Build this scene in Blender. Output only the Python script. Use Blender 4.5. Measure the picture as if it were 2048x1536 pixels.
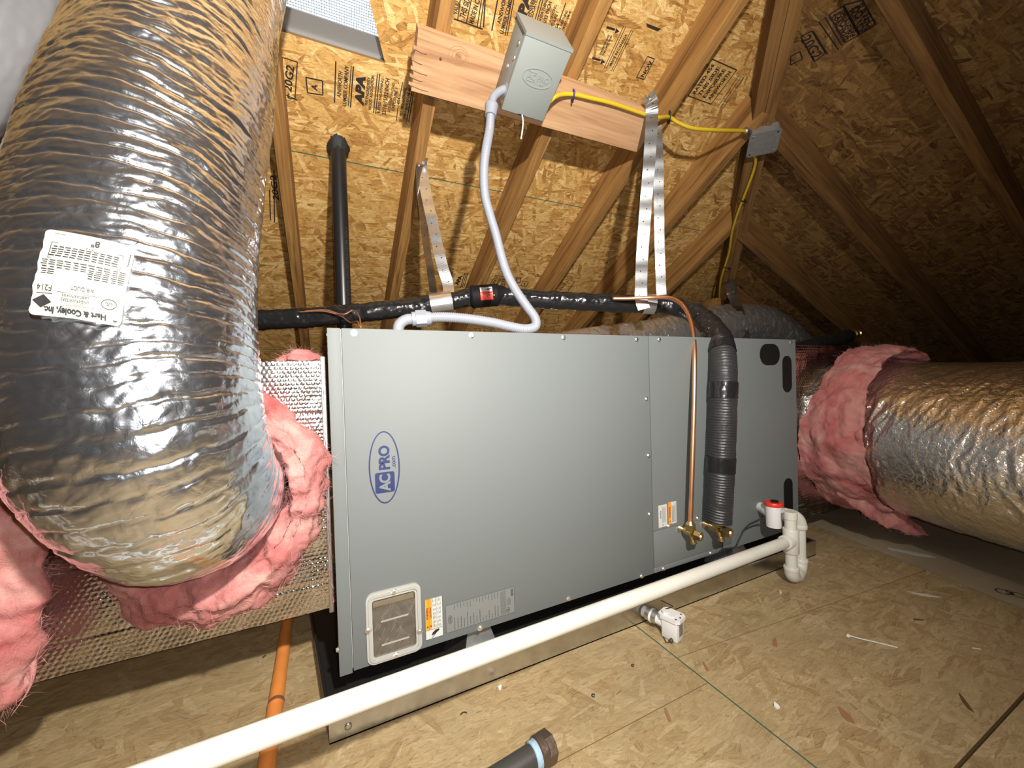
import bpy, bmesh, math, random
import numpy as np
from mathutils import Vector, Matrix

random.seed(7)
sc = bpy.context.scene
COL = sc.collection
for o in list(bpy.data.objects):
    bpy.data.objects.remove(o)

# ------------------------------------------------------------------ camera
CAMZ = 0.61
F_PX, YAW, PIT, ROL = 776.7, math.radians(25.354), math.radians(-0.923), math.radians(-1.690)
_fw = Vector((math.sin(YAW)*math.cos(PIT), math.cos(YAW)*math.cos(PIT), math.sin(PIT)))
_r0 = Vector((math.cos(YAW), -math.sin(YAW), 0))
_u0 = _r0.cross(_fw)
_r = _r0*math.cos(ROL) + _u0*math.sin(ROL)
_u = -_r0*math.sin(ROL) + _u0*math.cos(ROL)
C0 = Vector((0, 0, CAMZ))
cam_data = bpy.data.cameras.new('camera')
cam = bpy.data.objects.new('camera', cam_data)
COL.objects.link(cam)
m3 = Matrix((_r, _u, -_fw)).transposed()
cam.matrix_world = Matrix.Translation(C0) @ m3.to_4x4()
cam_data.sensor_fit = 'HORIZONTAL'
cam_data.sensor_width = 36.0
cam_data.lens = F_PX/2048*36.0
cam_data.clip_start = 0.01
sc.camera = cam

# ------------------------------------------------------------------ world, lamp, exposure
w = bpy.data.worlds.new('world'); sc.world = w
w.use_nodes = True
bg = w.node_tree.nodes['Background']
bg.inputs[0].default_value = (0.80, 0.92, 1.0, 1)
bg.inputs[1].default_value = 1.9
ld = bpy.data.lights.new('work_lamp', 'SPOT')
ld.energy = 200.0
ld.color = (1.0, 0.955, 0.89)
ld.spot_size = math.radians(137)
ld.spot_blend = 1.0
ld.shadow_soft_size = 0.022
lamp = bpy.data.objects.new('work_lamp', ld); COL.objects.link(lamp)
LP = Vector((0.14, -0.36, 1.14))
lamp.location = LP
lamp.rotation_euler = Vector((0.05, 1.0, -0.10)).to_track_quat('-Z', 'Y').to_euler()
fl = bpy.data.lights.new('camera_fill', 'POINT'); fl.energy = 19.0; fl.color = (1.0, .97, .93); fl.shadow_soft_size = .004  # added fill light at the camera, lifts the right-hand floor and panel
fill_obj = bpy.data.objects.new('camera_fill', fl); COL.objects.link(fill_obj); fill_obj.location = (.018, -.012, CAMZ+.012)
sc.view_settings.view_transform = 'Standard'
sc.view_settings.look = 'None'
sc.view_settings.gamma = 1.0
sc.view_settings.use_curve_mapping = False
sc.view_settings.exposure = 0.0

# ------------------------------------------------------------------ pixel -> place helpers
def ray(x, y):
    return _fw + _r*((x-1024)/F_PX) - _u*((y-768)/F_PX)
def atY(x, y, v):
    d = ray(x, y); return C0 + d*(v/d.y)
def atX(x, y, v):
    d = ray(x, y); return C0 + d*(v/d.x)
def atZ(x, y, z):
    d = ray(x, y); return C0 + d*((z-CAMZ)/d.z)
TA = 0.546                                  # pitch of the rear roof slope
A_SHEATH, A_RAFT, A_BLOCK, A_BOX = 2.21, 2.07, 2.03, 1.916
def atS(x, y, a):
    d = ray(x, y); return C0 + d*((a-CAMZ)/(d.z + TA*d.y))
ALPHA = math.atan(TA); CA, SA = math.cos(ALPHA), math.sin(ALPHA)
def slope_mat(a):                            # local x = X, y = up the slope, z = into the attic
    return Matrix(((1, 0, 0, 0), (0, -CA, -SA, 0), (0, SA, -CA, a), (0, 0, 0, 1)))
def slope_local(P, a):
    return slope_mat(a).inverted() @ P
TBX, TBY, B_RAFT = 0.459, 0.044, 2.307       # right hand slope  z = B - TBX*X - TBY*Y
B_SHEATH = B_RAFT + 0.14

# ------------------------------------------------------------------ materials
M = {}
def nt(name):
    m = bpy.data.materials.new(name); m.use_nodes = True
    n = m.node_tree.nodes; l = m.node_tree.links
    b = n['Principled BSDF']
    M[name] = m
    return m, n, l, b
def setp(b, color=None, rough=None, metal=None, **k):
    if color is not None: b.inputs['Base Color'].default_value = (*color, 1)
    if rough is not None: b.inputs['Roughness'].default_value = rough
    if metal is not None: b.inputs['Metallic'].default_value = metal
    for a, v in k.items(): b.inputs[a.replace('_', ' ')].default_value = v
def simple(name, color, rough=0.5, metal=0.0, bump=0, bscale=200, var=0, vscale=20, stretch=(1, 1, 1), **k):
    m, n, l, b = nt(name)
    setp(b, color, rough, metal, **k)
    tc = n.new('ShaderNodeTexCoord'); mp = n.new('ShaderNodeMapping')
    mp.inputs['Scale'].default_value = stretch
    l.new(tc.outputs['Object'], mp.inputs['Vector'])
    if bump:
        t = n.new('ShaderNodeTexNoise'); t.inputs['Scale'].default_value = bscale; t.inputs['Detail'].default_value = 4
        l.new(mp.outputs[0], t.inputs['Vector'])
        bp = n.new('ShaderNodeBump'); bp.inputs['Strength'].default_value = bump; bp.inputs['Distance'].default_value = 0.002
        l.new(t.outputs['Fac'], bp.inputs['Height']); l.new(bp.outputs[0], b.inputs['Normal'])
    if var:
        t = n.new('ShaderNodeTexNoise'); t.inputs['Scale'].default_value = vscale; t.inputs['Detail'].default_value = 5
        l.new(mp.outputs[0], t.inputs['Vector'])
        cr = n.new('ShaderNodeValToRGB')
        cr.color_ramp.elements[0].position = 0.3; cr.color_ramp.elements[1].position = 0.7
        cr.color_ramp.elements[0].color = (*[c*(1-var) for c in color], 1)
        cr.color_ramp.elements[1].color = (*[min(1, c*(1+var)) for c in color], 1)
        l.new(t.outputs['Fac'], cr.inputs[0]); l.new(cr.outputs[0], b.inputs['Base Color'])
    return m

def osb(name, stops, dirt=0.0, rough=0.75, base_ang=0.0, contrast=1.0):
    """layered strands: several stretched cell patterns at different angles on top of one another"""
    m, n, l, b = nt(name)
    b.inputs['Roughness'].default_value = rough
    tc = n.new('ShaderNodeTexCoord')
    warp = n.new('ShaderNodeTexNoise'); warp.inputs['Scale'].default_value = 22.0; warp.inputs['Detail'].default_value = 4
    l.new(tc.outputs['Object'], warp.inputs['Vector'])
    wv = n.new('ShaderNodeVectorMath'); wv.operation = 'SCALE'; wv.inputs['Scale'].default_value = 0.010
    l.new(warp.outputs['Color'], wv.inputs[0])
    ad = n.new('ShaderNodeVectorMath'); ad.operation = 'ADD'
    l.new(tc.outputs['Object'], ad.inputs[0]); l.new(wv.outputs[0], ad.inputs[1])
    rnd = random.Random(3)
    cur = None; hgt = None
    layers = [(0, .105, .027), (28, .095, .023), (-35, .10, .024), (75, .07, .022), (12, .12, .018), (-15, .085, .026), (50, .06, .012), (-62, .065, .013), (5, .05, .007)]
    for i, (ang, ln, wd) in enumerate(layers):
        mp = n.new('ShaderNodeMapping'); mp.vector_type = 'TEXTURE'
        mp.inputs['Location'].default_value = (rnd.uniform(-5, 5), rnd.uniform(-5, 5), 0)
        mp.inputs['Rotation'].default_value = (0, 0, math.radians(ang) + base_ang)
        mp.inputs['Scale'].default_value = (ln, wd, 1)
        l.new(ad.outputs[0], mp.inputs['Vector'])
        v = n.new('ShaderNodeTexVoronoi'); v.voronoi_dimensions = '2D'; v.inputs['Scale'].default_value = 1.0
        l.new(mp.outputs[0], v.inputs['Vector'])
        sp = n.new('ShaderNodeSeparateColor'); l.new(v.outputs['Color'], sp.inputs[0])
        # streaky grain along the strand
        g = n.new('ShaderNodeTexNoise'); g.noise_dimensions = '2D'; g.inputs['Scale'].default_value = 1.0; g.inputs['Detail'].default_value = 2
        mg = n.new('ShaderNodeMapping'); mg.inputs['Scale'].default_value = (2.2, 12, 1)
        l.new(mp.outputs[0], mg.inputs['Vector']); l.new(mg.outputs[0], g.inputs['Vector'])
        mm = n.new('ShaderNodeMath'); mm.operation = 'MULTIPLY_ADD'; mm.inputs[1].default_value = 0.85; mm.inputs[2].default_value = -0.28+0.36*(1-contrast)
        l.new(g.outputs['Fac'], mm.inputs[0])
        s2 = n.new('ShaderNodeMath'); s2.operation = 'MULTIPLY_ADD'; s2.inputs[1].default_value = 0.72*contrast
        l.new(sp.outputs[0], s2.inputs[0]); l.new(mm.outputs[0], s2.inputs[2])
        if cur is None:
            cur = s2.outputs[0]; hgt = sp.outputs[1]
        else:
            th = {0: 0, 1: .45, 2: .5, 3: .6, 4: .55, 5: .6, 6: .78, 7: .8, 8: .82}[i]
            gt = n.new('ShaderNodeMath'); gt.operation = 'GREATER_THAN'; gt.inputs[1].default_value = th
            l.new(sp.outputs[2], gt.inputs[0])
            mx = n.new('ShaderNodeMix'); mx.data_type = 'FLOAT'
            l.new(gt.outputs[0], mx.inputs[0]); l.new(cur, mx.inputs[2]); l.new(s2.outputs[0], mx.inputs[3])
            cur = mx.outputs[0]
            mh = n.new('ShaderNodeMix'); mh.data_type = 'FLOAT'
            l.new(gt.outputs[0], mh.inputs[0]); l.new(hgt, mh.inputs[2]); l.new(sp.outputs[1], mh.inputs[3])
            hgt = mh.outputs[0]
    cr = n.new('ShaderNodeValToRGB')
    els = cr.color_ramp.elements
    els[0].position = stops[0][0]; els[0].color = (*stops[0][1], 1)
    els[1].position = stops[-1][0]; els[1].color = (*stops[-1][1], 1)
    for p, c in stops[1:-1]:
        e = els.new(p); e.color = (*c, 1)
    l.new(cur, cr.inputs[0])
    out = cr.outputs[0]
    # fine fibres and small dark gaps over everything
    mf = n.new('ShaderNodeMapping'); mf.inputs['Rotation'].default_value = (0, 0, base_ang); mf.inputs['Scale'].default_value = (45, 190, 1)
    l.new(ad.outputs[0], mf.inputs['Vector'])
    ff = n.new('ShaderNodeTexNoise'); ff.noise_dimensions = '2D'; ff.inputs['Scale'].default_value = 1.0; ff.inputs['Detail'].default_value = 5; ff.inputs['Roughness'].default_value = .65; ff.inputs['Distortion'].default_value = 1.2
    l.new(mf.outputs[0], ff.inputs['Vector'])
    fr = n.new('ShaderNodeValToRGB'); fr.color_ramp.elements[0].position = .27; fr.color_ramp.elements[0].color = (.38, .32, .26, 1); fr.color_ramp.elements[1].position = .66; fr.color_ramp.elements[1].color = (1.16, 1.17, 1.2, 1)
    x = fr.color_ramp.elements.new(.40); x.color = (.86, .84, .80, 1)
    l.new(ff.outputs['Fac'], fr.inputs[0])
    mu = n.new('ShaderNodeMix'); mu.data_type = 'RGBA'; mu.blend_type = 'MULTIPLY'; mu.inputs[0].default_value = 1.0; mu.clamp_result = False
    l.new(out, mu.inputs[6]); l.new(fr.outputs[0], mu.inputs[7]); out = mu.outputs[2]
    if dirt:
        d = n.new('ShaderNodeTexNoise'); d.inputs['Scale'].default_value = 4.5; d.inputs['Detail'].default_value = 6; d.inputs['Roughness'].default_value = .65
        l.new(tc.outputs['Object'], d.inputs['Vector'])
        dr = n.new('ShaderNodeValToRGB'); dr.color_ramp.elements[0].position = .38; dr.color_ramp.elements[1].position = .68
        dr.color_ramp.elements[0].color = (dirt, dirt, dirt, 1); dr.color_ramp.elements[1].color = (.18, .18, .18, 1)
        l.new(d.outputs['Fac'], dr.inputs[0])
        mx = n.new('ShaderNodeMix'); mx.data_type = 'RGBA'
        l.new(dr.outputs[0], mx.inputs[0]); l.new(out, mx.inputs[6]); mx.inputs[7].default_value = (0.30, 0.238, 0.132, 1)
        out = mx.outputs[2]
    l.new(out, b.inputs['Base Color'])
    bp = n.new('ShaderNodeBump'); bp.inputs['Strength'].default_value = 0.8; bp.inputs['Distance'].default_value = 0.0022
    l.new(hgt, bp.inputs['Height']); l.new(bp.outputs[0], b.inputs['Normal'])
    return m
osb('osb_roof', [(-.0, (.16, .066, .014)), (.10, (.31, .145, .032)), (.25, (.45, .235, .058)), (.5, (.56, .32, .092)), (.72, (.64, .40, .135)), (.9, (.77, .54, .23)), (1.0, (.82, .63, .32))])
osb('osb_side', [(0.0, (.055, .022, .005)), (.12, (.10, .045, .011)), (.25, (.175, .083, .021)), (.5, (.23, .118, .031)), (.8, (.30, .168, .050)), (1.0, (.42, .26, .10))], base_ang=math.radians(90))  # right slope's dimness is put into this darkened board colour
osb('osb_floor', [(0.0, (.13, .06, .018)), (.12, (.22, .125, .044)), (.25, (.31, .20, .082)), (.5, (.365, .255, .117)), (.8, (.43, .32, .162)), (1.0, (.54, .42, .24))], dirt=.50, rough=.7, contrast=.85)
simple('edge_green', (.07, .16, .10), .8)
simple('edge_brown', (.22, .12, .04), .9)

def lumber(name, c1, c2, c3):
    m, n, l, b = nt(name); b.inputs['Roughness'].default_value = .72
    tc = n.new('ShaderNodeTexCoord'); mp = n.new('ShaderNodeMapping')
    mp.inputs['Scale'].default_value = (1.1, 16, 16)
    l.new(tc.outputs['Object'], mp.inputs['Vector'])
    wv = n.new('ShaderNodeTexNoise'); wv.inputs['Scale'].default_value = 2.2; wv.inputs['Detail'].default_value = 7; wv.inputs['Distortion'].default_value = .6; wv.inputs['Roughness'].default_value = .6
    l.new(mp.outputs[0], wv.inputs['Vector'])
    mp2 = n.new('ShaderNodeMapping'); mp2.inputs['Scale'].default_value = (3, 90, 90); l.new(tc.outputs['Object'], mp2.inputs['Vector'])
    t2 = n.new('ShaderNodeTexNoise'); t2.inputs['Scale'].default_value = 1.5; t2.inputs['Detail'].default_value = 3; l.new(mp2.outputs[0], t2.inputs['Vector'])
    ad = n.new('ShaderNodeMath'); ad.operation = 'MULTIPLY_ADD'; ad.inputs[1].default_value = .35; l.new(t2.outputs['Fac'], ad.inputs[0]); l.new(wv.outputs['Fac'], ad.inputs[2])
    cr = n.new('ShaderNodeValToRGB'); e = cr.color_ramp.elements
    e[0].position = .48; e[0].color = (*c1, 1); e[1].position = .86; e[1].color = (*c3, 1); x = e.new(.66); x.color = (*c2, 1)
    l.new(ad.outputs[0], cr.inputs[0]); l.new(cr.outputs[0], b.inputs['Base Color'])
    bp = n.new('ShaderNodeBump'); bp.inputs['Strength'].default_value = .35; bp.inputs['Distance'].default_value = .001
    l.new(ad.outputs[0], bp.inputs['Height']); l.new(bp.outputs[0], b.inputs['Normal'])
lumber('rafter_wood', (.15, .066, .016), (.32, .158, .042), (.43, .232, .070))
lumber('rafter_shaded', (.095, .040, .010), (.20, .095, .025), (.27, .14, .042))  # same rafter wood, colour darkened to stand in for weak light at right
lumber('fresh_wood', (.34, .17, .08), (.50, .285, .145), (.60, .37, .205))
simple('wood_knot', (.40, .20, .09), .7)
simple('wood_dark', (.10, .045, .02), .8)

def foil(name, color, rough, scale, strength, metal=1.0):
    m, n, l, b = nt(name); setp(b, color, rough, metal)
    tc = n.new('ShaderNodeTexCoord')
    t = n.new('ShaderNodeTexNoise'); t.inputs['Scale'].default_value = scale; t.inputs['Detail'].default_value = 5; t.inputs['Distortion'].default_value = .5
    l.new(tc.outputs['Object'], t.inputs['Vector'])
    v = n.new('ShaderNodeTexVoronoi'); v.feature = 'DISTANCE_TO_EDGE'; v.inputs['Scale'].default_value = scale*.55
    ad = n.new('ShaderNodeVectorMath'); ad.operation = 'MULTIPLY_ADD'; ad.inputs[1].default_value = (.02, .02, .02)
    l.new(t.outputs['Color'], ad.inputs[0]); l.new(tc.outputs['Object'], ad.inputs[2]); l.new(ad.outputs[0], v.inputs['Vector'])
    mi = n.new('ShaderNodeMath'); mi.operation = 'MINIMUM'; mi.inputs[1].default_value = .16; l.new(v.outputs[0], mi.inputs[0])
    s = n.new('ShaderNodeMath'); s.operation = 'MULTIPLY_ADD'; s.inputs[1].default_value = 1.6; l.new(mi.outputs[0], s.inputs[0]); l.new(t.outputs['Fac'], s.inputs[2])
    bp = n.new('ShaderNodeBump'); bp.inputs['Strength'].default_value = strength; bp.inputs['Distance'].default_value = .0025
    l.new(s.outputs[0], bp.inputs['Height']); l.new(bp.outputs[0], b.inputs['Normal'])
    r = n.new('ShaderNodeMapRange'); r.inputs[3].default_value = rough*.7; r.inputs[4].default_value = rough*1.6
    t3 = n.new('ShaderNodeTexNoise'); t3.inputs['Scale'].default_value = 14; l.new(tc.outputs['Object'], t3.inputs['Vector'])
    l.new(t3.outputs['Fac'], r.inputs[0]); l.new(r.outputs[0], b.inputs['Roughness'])
foil('duct_foil', (.84, .89, .97), .15, 70, .26, .985)
foil('return_foil', (.92, .89, .85), .15, 95, .75, .985)
foil('bubble_foil', (.78, .77, .76), .13, 120, .20)
foil('dull_foil', (.92, .92, .92), .19, 80, .8, .86)
simple('galvanized', (.58, .585, .58), .27, 1.0, bump=.05, bscale=60, var=.10, vscale=45)
simple('galvanized_dull', (.60, .61, .60), .36, 1.0, var=.12, vscale=70)
simple('strap_metal', (.78, .79, .80), .29, 1.0, bump=.12, bscale=40, var=.06, vscale=60)
simple('hole_dark', (.015, .013, .012), .9)
simple('cabinet_grey', (.136, .149, .147), .58, 0.0, bump=.04, bscale=900, Specular_IOR_Level=.28)
simple('cabinet_edge', (.40, .40, .38), .5)
simple('plug_black', (.006, .006, .006), .65, Specular_IOR_Level=.2)
simple('screw_zinc', (.92, .91, .89), .34, 1.0)
simple('logo_blue', (.009, .017, .080), .5)
simple('label_white', (.52, .52, .49), .5)
simple('duct_label', (.34, .335, .275), .5, var=.05, vscale=30)
simple('label_orange', (.85, .27, .02), .5)
simple('label_silver', (.185, .192, .186), .5, .1)
simple('ink_black', (.012, .012, .012), .6)
simple('ink_stamp', (.022, .014, .010), .85)
simple('ink_grey', (.045, .045, .043), .6)
simple('box_grey', (.25, .27, .257), .45, bump=.03, bscale=600)
simple('conduit_grey', (.25, .265, .305), .38)
simple('cable_yellow', (.60, .41, .02), .45)
simple('tie_blue', (.03, .03, .20), .5)
simple('tie_white', (.80, .80, .76), .45)
simple('pvc_white', (.62, .605, .535), .33, var=.06, vscale=14)
simple('pvc_bright', (.66, .65, .64), .33)
simple('cap_red', (.72, .035, .015), .4)
simple('black_tape', (.012, .012, .013), .20, bump=.6, bscale=38, stretch=(1, 1, 1))
simple('black_foam', (.022, .023, .024), .42, bump=.35, bscale=120)
simple('abs_black', (.013, .013, .014), .33)
simple('rubber_black', (.014, .014, .015), .7, bump=.4, bscale=90)
simple('copper', (.86, .45, .26), .36, 1.0, var=.12, vscale=18)
simple('copper_dull', (.40, .18, .10), .5, .6)
simple('brass', (.64, .49, .22), .30, 1.0, bump=.1, bscale=300)
simple('steel_black', (.075, .072, .068), .45, .5, bump=.1, bscale=300)
simple('iron_cap', (.16, .115, .085), .42, .75, bump=.35, bscale=160)
simple('sealant_blue', (.30, .44, .55), .6, bump=.5, bscale=200)
simple('orange_pipe', (.72, .25, .055), .45, var=.10, vscale=25)
simple('red_label', (.85, .05, .02), .45)
simple('junction_metal', (.36, .36, .355), .48, .6, var=.1, vscale=50)
simple('pan_coating', (.016, .015, .014), .38)
simple('grey_jacket', (.17, .17, .175), .6)
simple('wire_dark', (.02, .02, .02), .5)
simple('filter_dark', (.19, .165, .14), .7, bump=.3, bscale=80, var=.25, vscale=60)
simple('chip_tan', (.60, .42, .20), .8)
simple('chip_red', (.27, .125, .055), .8)
simple('chip_white', (.75, .74, .70), .6)
simple('screen_wire', (.10, .105, .11), .5, .6)
simple('vent_metal', (.34, .335, .33), .5, .7)
simple('plywood', (.36, .29, .19), .75, var=.18, vscale=5, bump=.2, bscale=60)
simple('putty', (.55, .52, .46), .8)

def glass(name, color, rough):
    m, n, l, b = nt(name); setp(b, color, rough)
    b.inputs['Transmission Weight'].default_value = 1.0; b.inputs['IOR'].default_value = 1.35
glass('clear_plastic', (.93, .92, .88), .12)
simple('cloudy_plastic', (.62, .61, .56), .22, bump=.25, bscale=60, Transmission_Weight=.45, IOR=1.3)

m, n, l, b = nt('pink_fiber')
b.inputs['Roughness'].default_value = .95
tc = n.new('ShaderNodeTexCoord'); t = n.new('ShaderNodeTexNoise'); t.inputs['Scale'].default_value = 11; t.inputs['Detail'].default_value = 8; t.inputs['Roughness'].default_value = .62; t.inputs['Distortion'].default_value = .8
l.new(tc.outputs['Object'], t.inputs['Vector'])
cr = n.new('ShaderNodeValToRGB'); e = cr.color_ramp.elements
e[0].position = .30; e[0].color = (.32, .075, .068, 1); e[1].position = .72; e[1].color = (.47, .265, .225, 1); x = e.new(.5); x.color = (.41, .152, .138, 1)
l.new(t.outputs['Fac'], cr.inputs[0]); l.new(cr.outputs[0], b.inputs['Base Color'])
t2 = n.new('ShaderNodeTexNoise'); t2.inputs['Scale'].default_value = 190; t2.inputs['Detail'].default_value = 7; t2.inputs['Distortion'].default_value = 2.5; l.new(tc.outputs['Object'], t2.inputs['Vector'])
bp = n.new('ShaderNodeBump'); bp.inputs['Strength'].default_value = .45; bp.inputs['Distance'].default_value = .003
l.new(t2.outputs['Fac'], bp.inputs['Height']); l.new(bp.outputs[0], b.inputs['Normal'])
simple('pink_fuzz', (.44, .20, .185), .95)

# ------------------------------------------------------------------ object helpers
def tag(o, label=None, cat=None, group=None, kind=None):
    if label: o['label'] = label
    if cat: o['category'] = cat
    if group: o['group'] = group
    if kind: o['kind'] = kind
    return o
def thing(name, label, cat, loc, group=None, kind=None):
    o = bpy.data.objects.new(name, None); o.empty_display_size = .05
    COL.objects.link(o); o.location = loc
    return tag(o, label, cat, group, kind)
def world_mat(o):
    mm = o.matrix_basis.copy()
    if o.parent: mm = world_mat(o.parent) @ o.matrix_parent_inverse @ mm
    return mm
def adopt(o, parent):
    if parent is not None:
        o.parent = parent
        o.matrix_parent_inverse = world_mat(parent).inverted()
    return o
def link_mesh(name, me, mats, parent=None, smooth=False, mat4=None):
    o = bpy.data.objects.new(name, me); COL.objects.link(o)
    if not isinstance(mats, (list, tuple)): mats = [mats]
    if not me.materials:
        for mm in mats: me.materials.append(M[mm])
    if smooth:
        me.polygons.foreach_set('use_smooth', [True]*len(me.polygons))
    if mat4 is not None: o.matrix_basis = mat4
    adopt(o, parent)
    return o
def smooth_by_angle(me, ang=40):
    me.polygons.foreach_set('use_smooth', [True]*len(me.polygons))
    try: me.set_sharp_from_angle(angle=math.radians(ang))
    except Exception: pass

class MB:
    def __init__(s): s.v = []; s.f = []; s.mi = []; s.cur = 0
    def add(s, vs, fs):
        o = len(s.v); s.v += [tuple(v) for v in vs]
        s.f += [tuple(i+o for i in f) for f in fs]; s.mi += [s.cur]*len(fs); return s
    def box(s, a, b, mat=None, ch=0.0):
        (x0, y0, z0), (x1, y1, z1) = a, b
        if ch <= 0:
            vs = [Vector((x, y, z)) for z in (z0, z1) for y in (y0, y1) for x in (x0, x1)]
            fs = [(0, 2, 3, 1), (4, 5, 7, 6), (0, 1, 5, 4), (2, 6, 7, 3), (0, 4, 6, 2), (1, 3, 7, 5)]
        else:
            bm = bmesh.new(); bmesh.ops.create_cube(bm, size=1.0)
            for v in bm.verts:
                v.co = Vector(((x0+x1)/2+v.co.x*(x1-x0), (y0+y1)/2+v.co.y*(y1-y0), (z0+z1)/2+v.co.z*(z1-z0)))
            bmesh.ops.bevel(bm, geom=list(bm.edges), offset=ch, segments=2, affect='EDGES', profile=.5)
            bm.verts.ensure_lookup_table()
            vs = [v.co.copy() for v in bm.verts]; fs = [[q.index for q in f.verts] for f in bm.faces]; bm.free()
        if mat is not None: vs = [mat @ v for v in vs]
        return s.add(vs, fs)
    def prism(s, poly, z0, z1, mat=None, cap=True, side_mi=None):
        n = len(poly)
        vs = [Vector((x, y, z0)) for x, y in poly] + [Vector((x, y, z1)) for x, y in poly]
        if mat is not None: vs = [mat @ v for v in vs]
        o = len(s.v); s.v += [tuple(v) for v in vs]
        if cap:
            s.f += [tuple(o+i for i in reversed(range(n))), tuple(o+n+i for i in range(n))]; s.mi += [s.cur]*2
        for i in range(n):
            j = (i+1) % n
            s.f.append((o+i, o+j, o+n+j, o+n+i)); s.mi.append(s.cur if side_mi is None else (side_mi(poly[i], poly[j]) if callable(side_mi) else side_mi))
        return s
    def tube(s, pts, r, seg=16, caps=True):
        pts = [Vector(p) for p in pts]
        rs = r if isinstance(r, (list, tuple)) else [r]*len(pts)
        T, N, B = frames(pts)
        vs = []; fs = []
        for i, p in enumerate(pts):
            for k in range(seg):
                a = 2*math.pi*k/seg
                vs.append(p + (N[i]*math.cos(a)+B[i]*math.sin(a))*rs[i])
        for i in range(len(pts)-1):
            for k in range(seg):
                k2 = (k+1) % seg
                fs.append((i*seg+k, i*seg+k2, (i+1)*seg+k2, (i+1)*seg+k))
        if caps:
            fs.append(tuple(reversed(range(seg)))); fs.append(tuple((len(pts)-1)*seg+k for k in range(seg)))
        return s.add(vs, fs)
    def lathe(s, prof, origin, axis, seg=24):
        """prof: (distance along axis, radius)"""
        ax = Vector(axis).normalized(); o = Vector(origin)
        return s.tube_exact([o+ax*d for d, _ in prof], [max(r, 1e-5) for _, r in prof], ax, seg)
    def tube_exact(s, pts, rs, ax, seg):
        a = ax.orthogonal().normalized(); b = ax.cross(a)
        vs = []; fs = []
        for p, r in zip(pts, rs):
            for k in range(seg):
                t = 2*math.pi*k/seg; vs.append(p+(a*math.cos(t)+b*math.sin(t))*r)
        for i in range(len(pts)-1):
            for k in range(seg):
                k2 = (k+1) % seg; fs.append((i*seg+k, i*seg+k2, (i+1)*seg+k2, (i+1)*seg+k))
        fs.append(tuple(reversed(range(seg)))); fs.append(tuple((len(pts)-1)*seg+k for k in range(seg)))
        return s.add(vs, fs)
    def ribbon(s, pts, wdirs, width, th):
        pts = [Vector(p) for p in pts]; n = len(pts)
        T, _, _ = frames(pts)
        vs = []
        for i, p in enumerate(pts):
            wd = Vector(wdirs[i] if isinstance(wdirs, list) else wdirs)
            wd = (wd - T[i]*wd.dot(T[i])).normalized(); nn = T[i].cross(wd)
            for a, c in ((-1, -1), (1, -1), (1, 1), (-1, 1)):
                vs.append(p + wd*(a*width/2) + nn*(c*th/2))
        fs = []
        for i in range(n-1):
            for k in range(4):
                k2 = (k+1) % 4; fs.append((i*4+k, i*4+k2, i*4+4+k2, i*4+4+k))
        fs += [(3, 2, 1, 0), tuple((n-1)*4+k for k in range(4))]
        return s.add(vs, fs)
    def build(s, name, mats, parent=None, smooth=False, ang=None, mat4=None):
        me = bpy.data.meshes.new(name); me.from_pydata(s.v, [], s.f); me.update()
        o = link_mesh(name, me, mats, parent, smooth and ang is None, mat4)
        if len(me.materials) > 1: me.polygons.foreach_set('material_index', s.mi)
        if ang: smooth_by_angle(me, ang)
        bm = bmesh.new(); bm.from_mesh(me); bmesh.ops.recalc_face_normals(bm, faces=bm.faces); bm.to_mesh(me); bm.free()
        return o

def frames(pts):
    n = len(pts); T = []
    for i in range(n):
        a = pts[max(i-1, 0)]; b = pts[min(i+1, n-1)]
        T.append((b-a).normalized())
    N = [T[0].orthogonal().normalized()]
    for i in range(1, n):
        q = T[i-1].rotation_difference(T[i]); v = q @ N[-1]
        N.append((v - T[i]*v.dot(T[i])).normalized())
    B = [T[i].cross(N[i]) for i in range(n)]
    return T, N, B
def catmull(P, n=12, radii=None):
    P = [Vector(p) for p in P]; out = []; ro = []
    for i in range(len(P)-1):
        p0 = P[i-1] if i else P[0]*2-P[1]; p1 = P[i]; p2 = P[i+1]; p3 = P[i+2] if i+2 < len(P) else P[-1]*2-P[-2]
        for k in range(n):
            t = k/n
            out.append(.5*((2*p1)+(p2-p0)*t+(2*p0-5*p1+4*p2-p3)*t*t+(3*p1-p0-3*p2+p3)*t**3))
            if radii: ro.append(radii[i]*(1-t)+radii[i+1]*t)
    out.append(P[-1])
    if radii: ro.append(radii[-1]); return out, ro
    return out
def resample(pts, step):
    pts = [Vector(p) for p in pts]; d = [0]
    for i in range(1, len(pts)): d.append(d[-1]+(pts[i]-pts[i-1]).length)
    n = max(2, int(d[-1]/step)); out = []; j = 0
    for k in range(n+1):
        s = d[-1]*k/n
        while j < len(d)-2 and d[j+1] < s: j += 1
        t = (s-d[j])/max(1e-9, d[j+1]-d[j]); out.append(pts[j].lerp(pts[j+1], min(1, t)))
    return out, d[-1]

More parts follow.
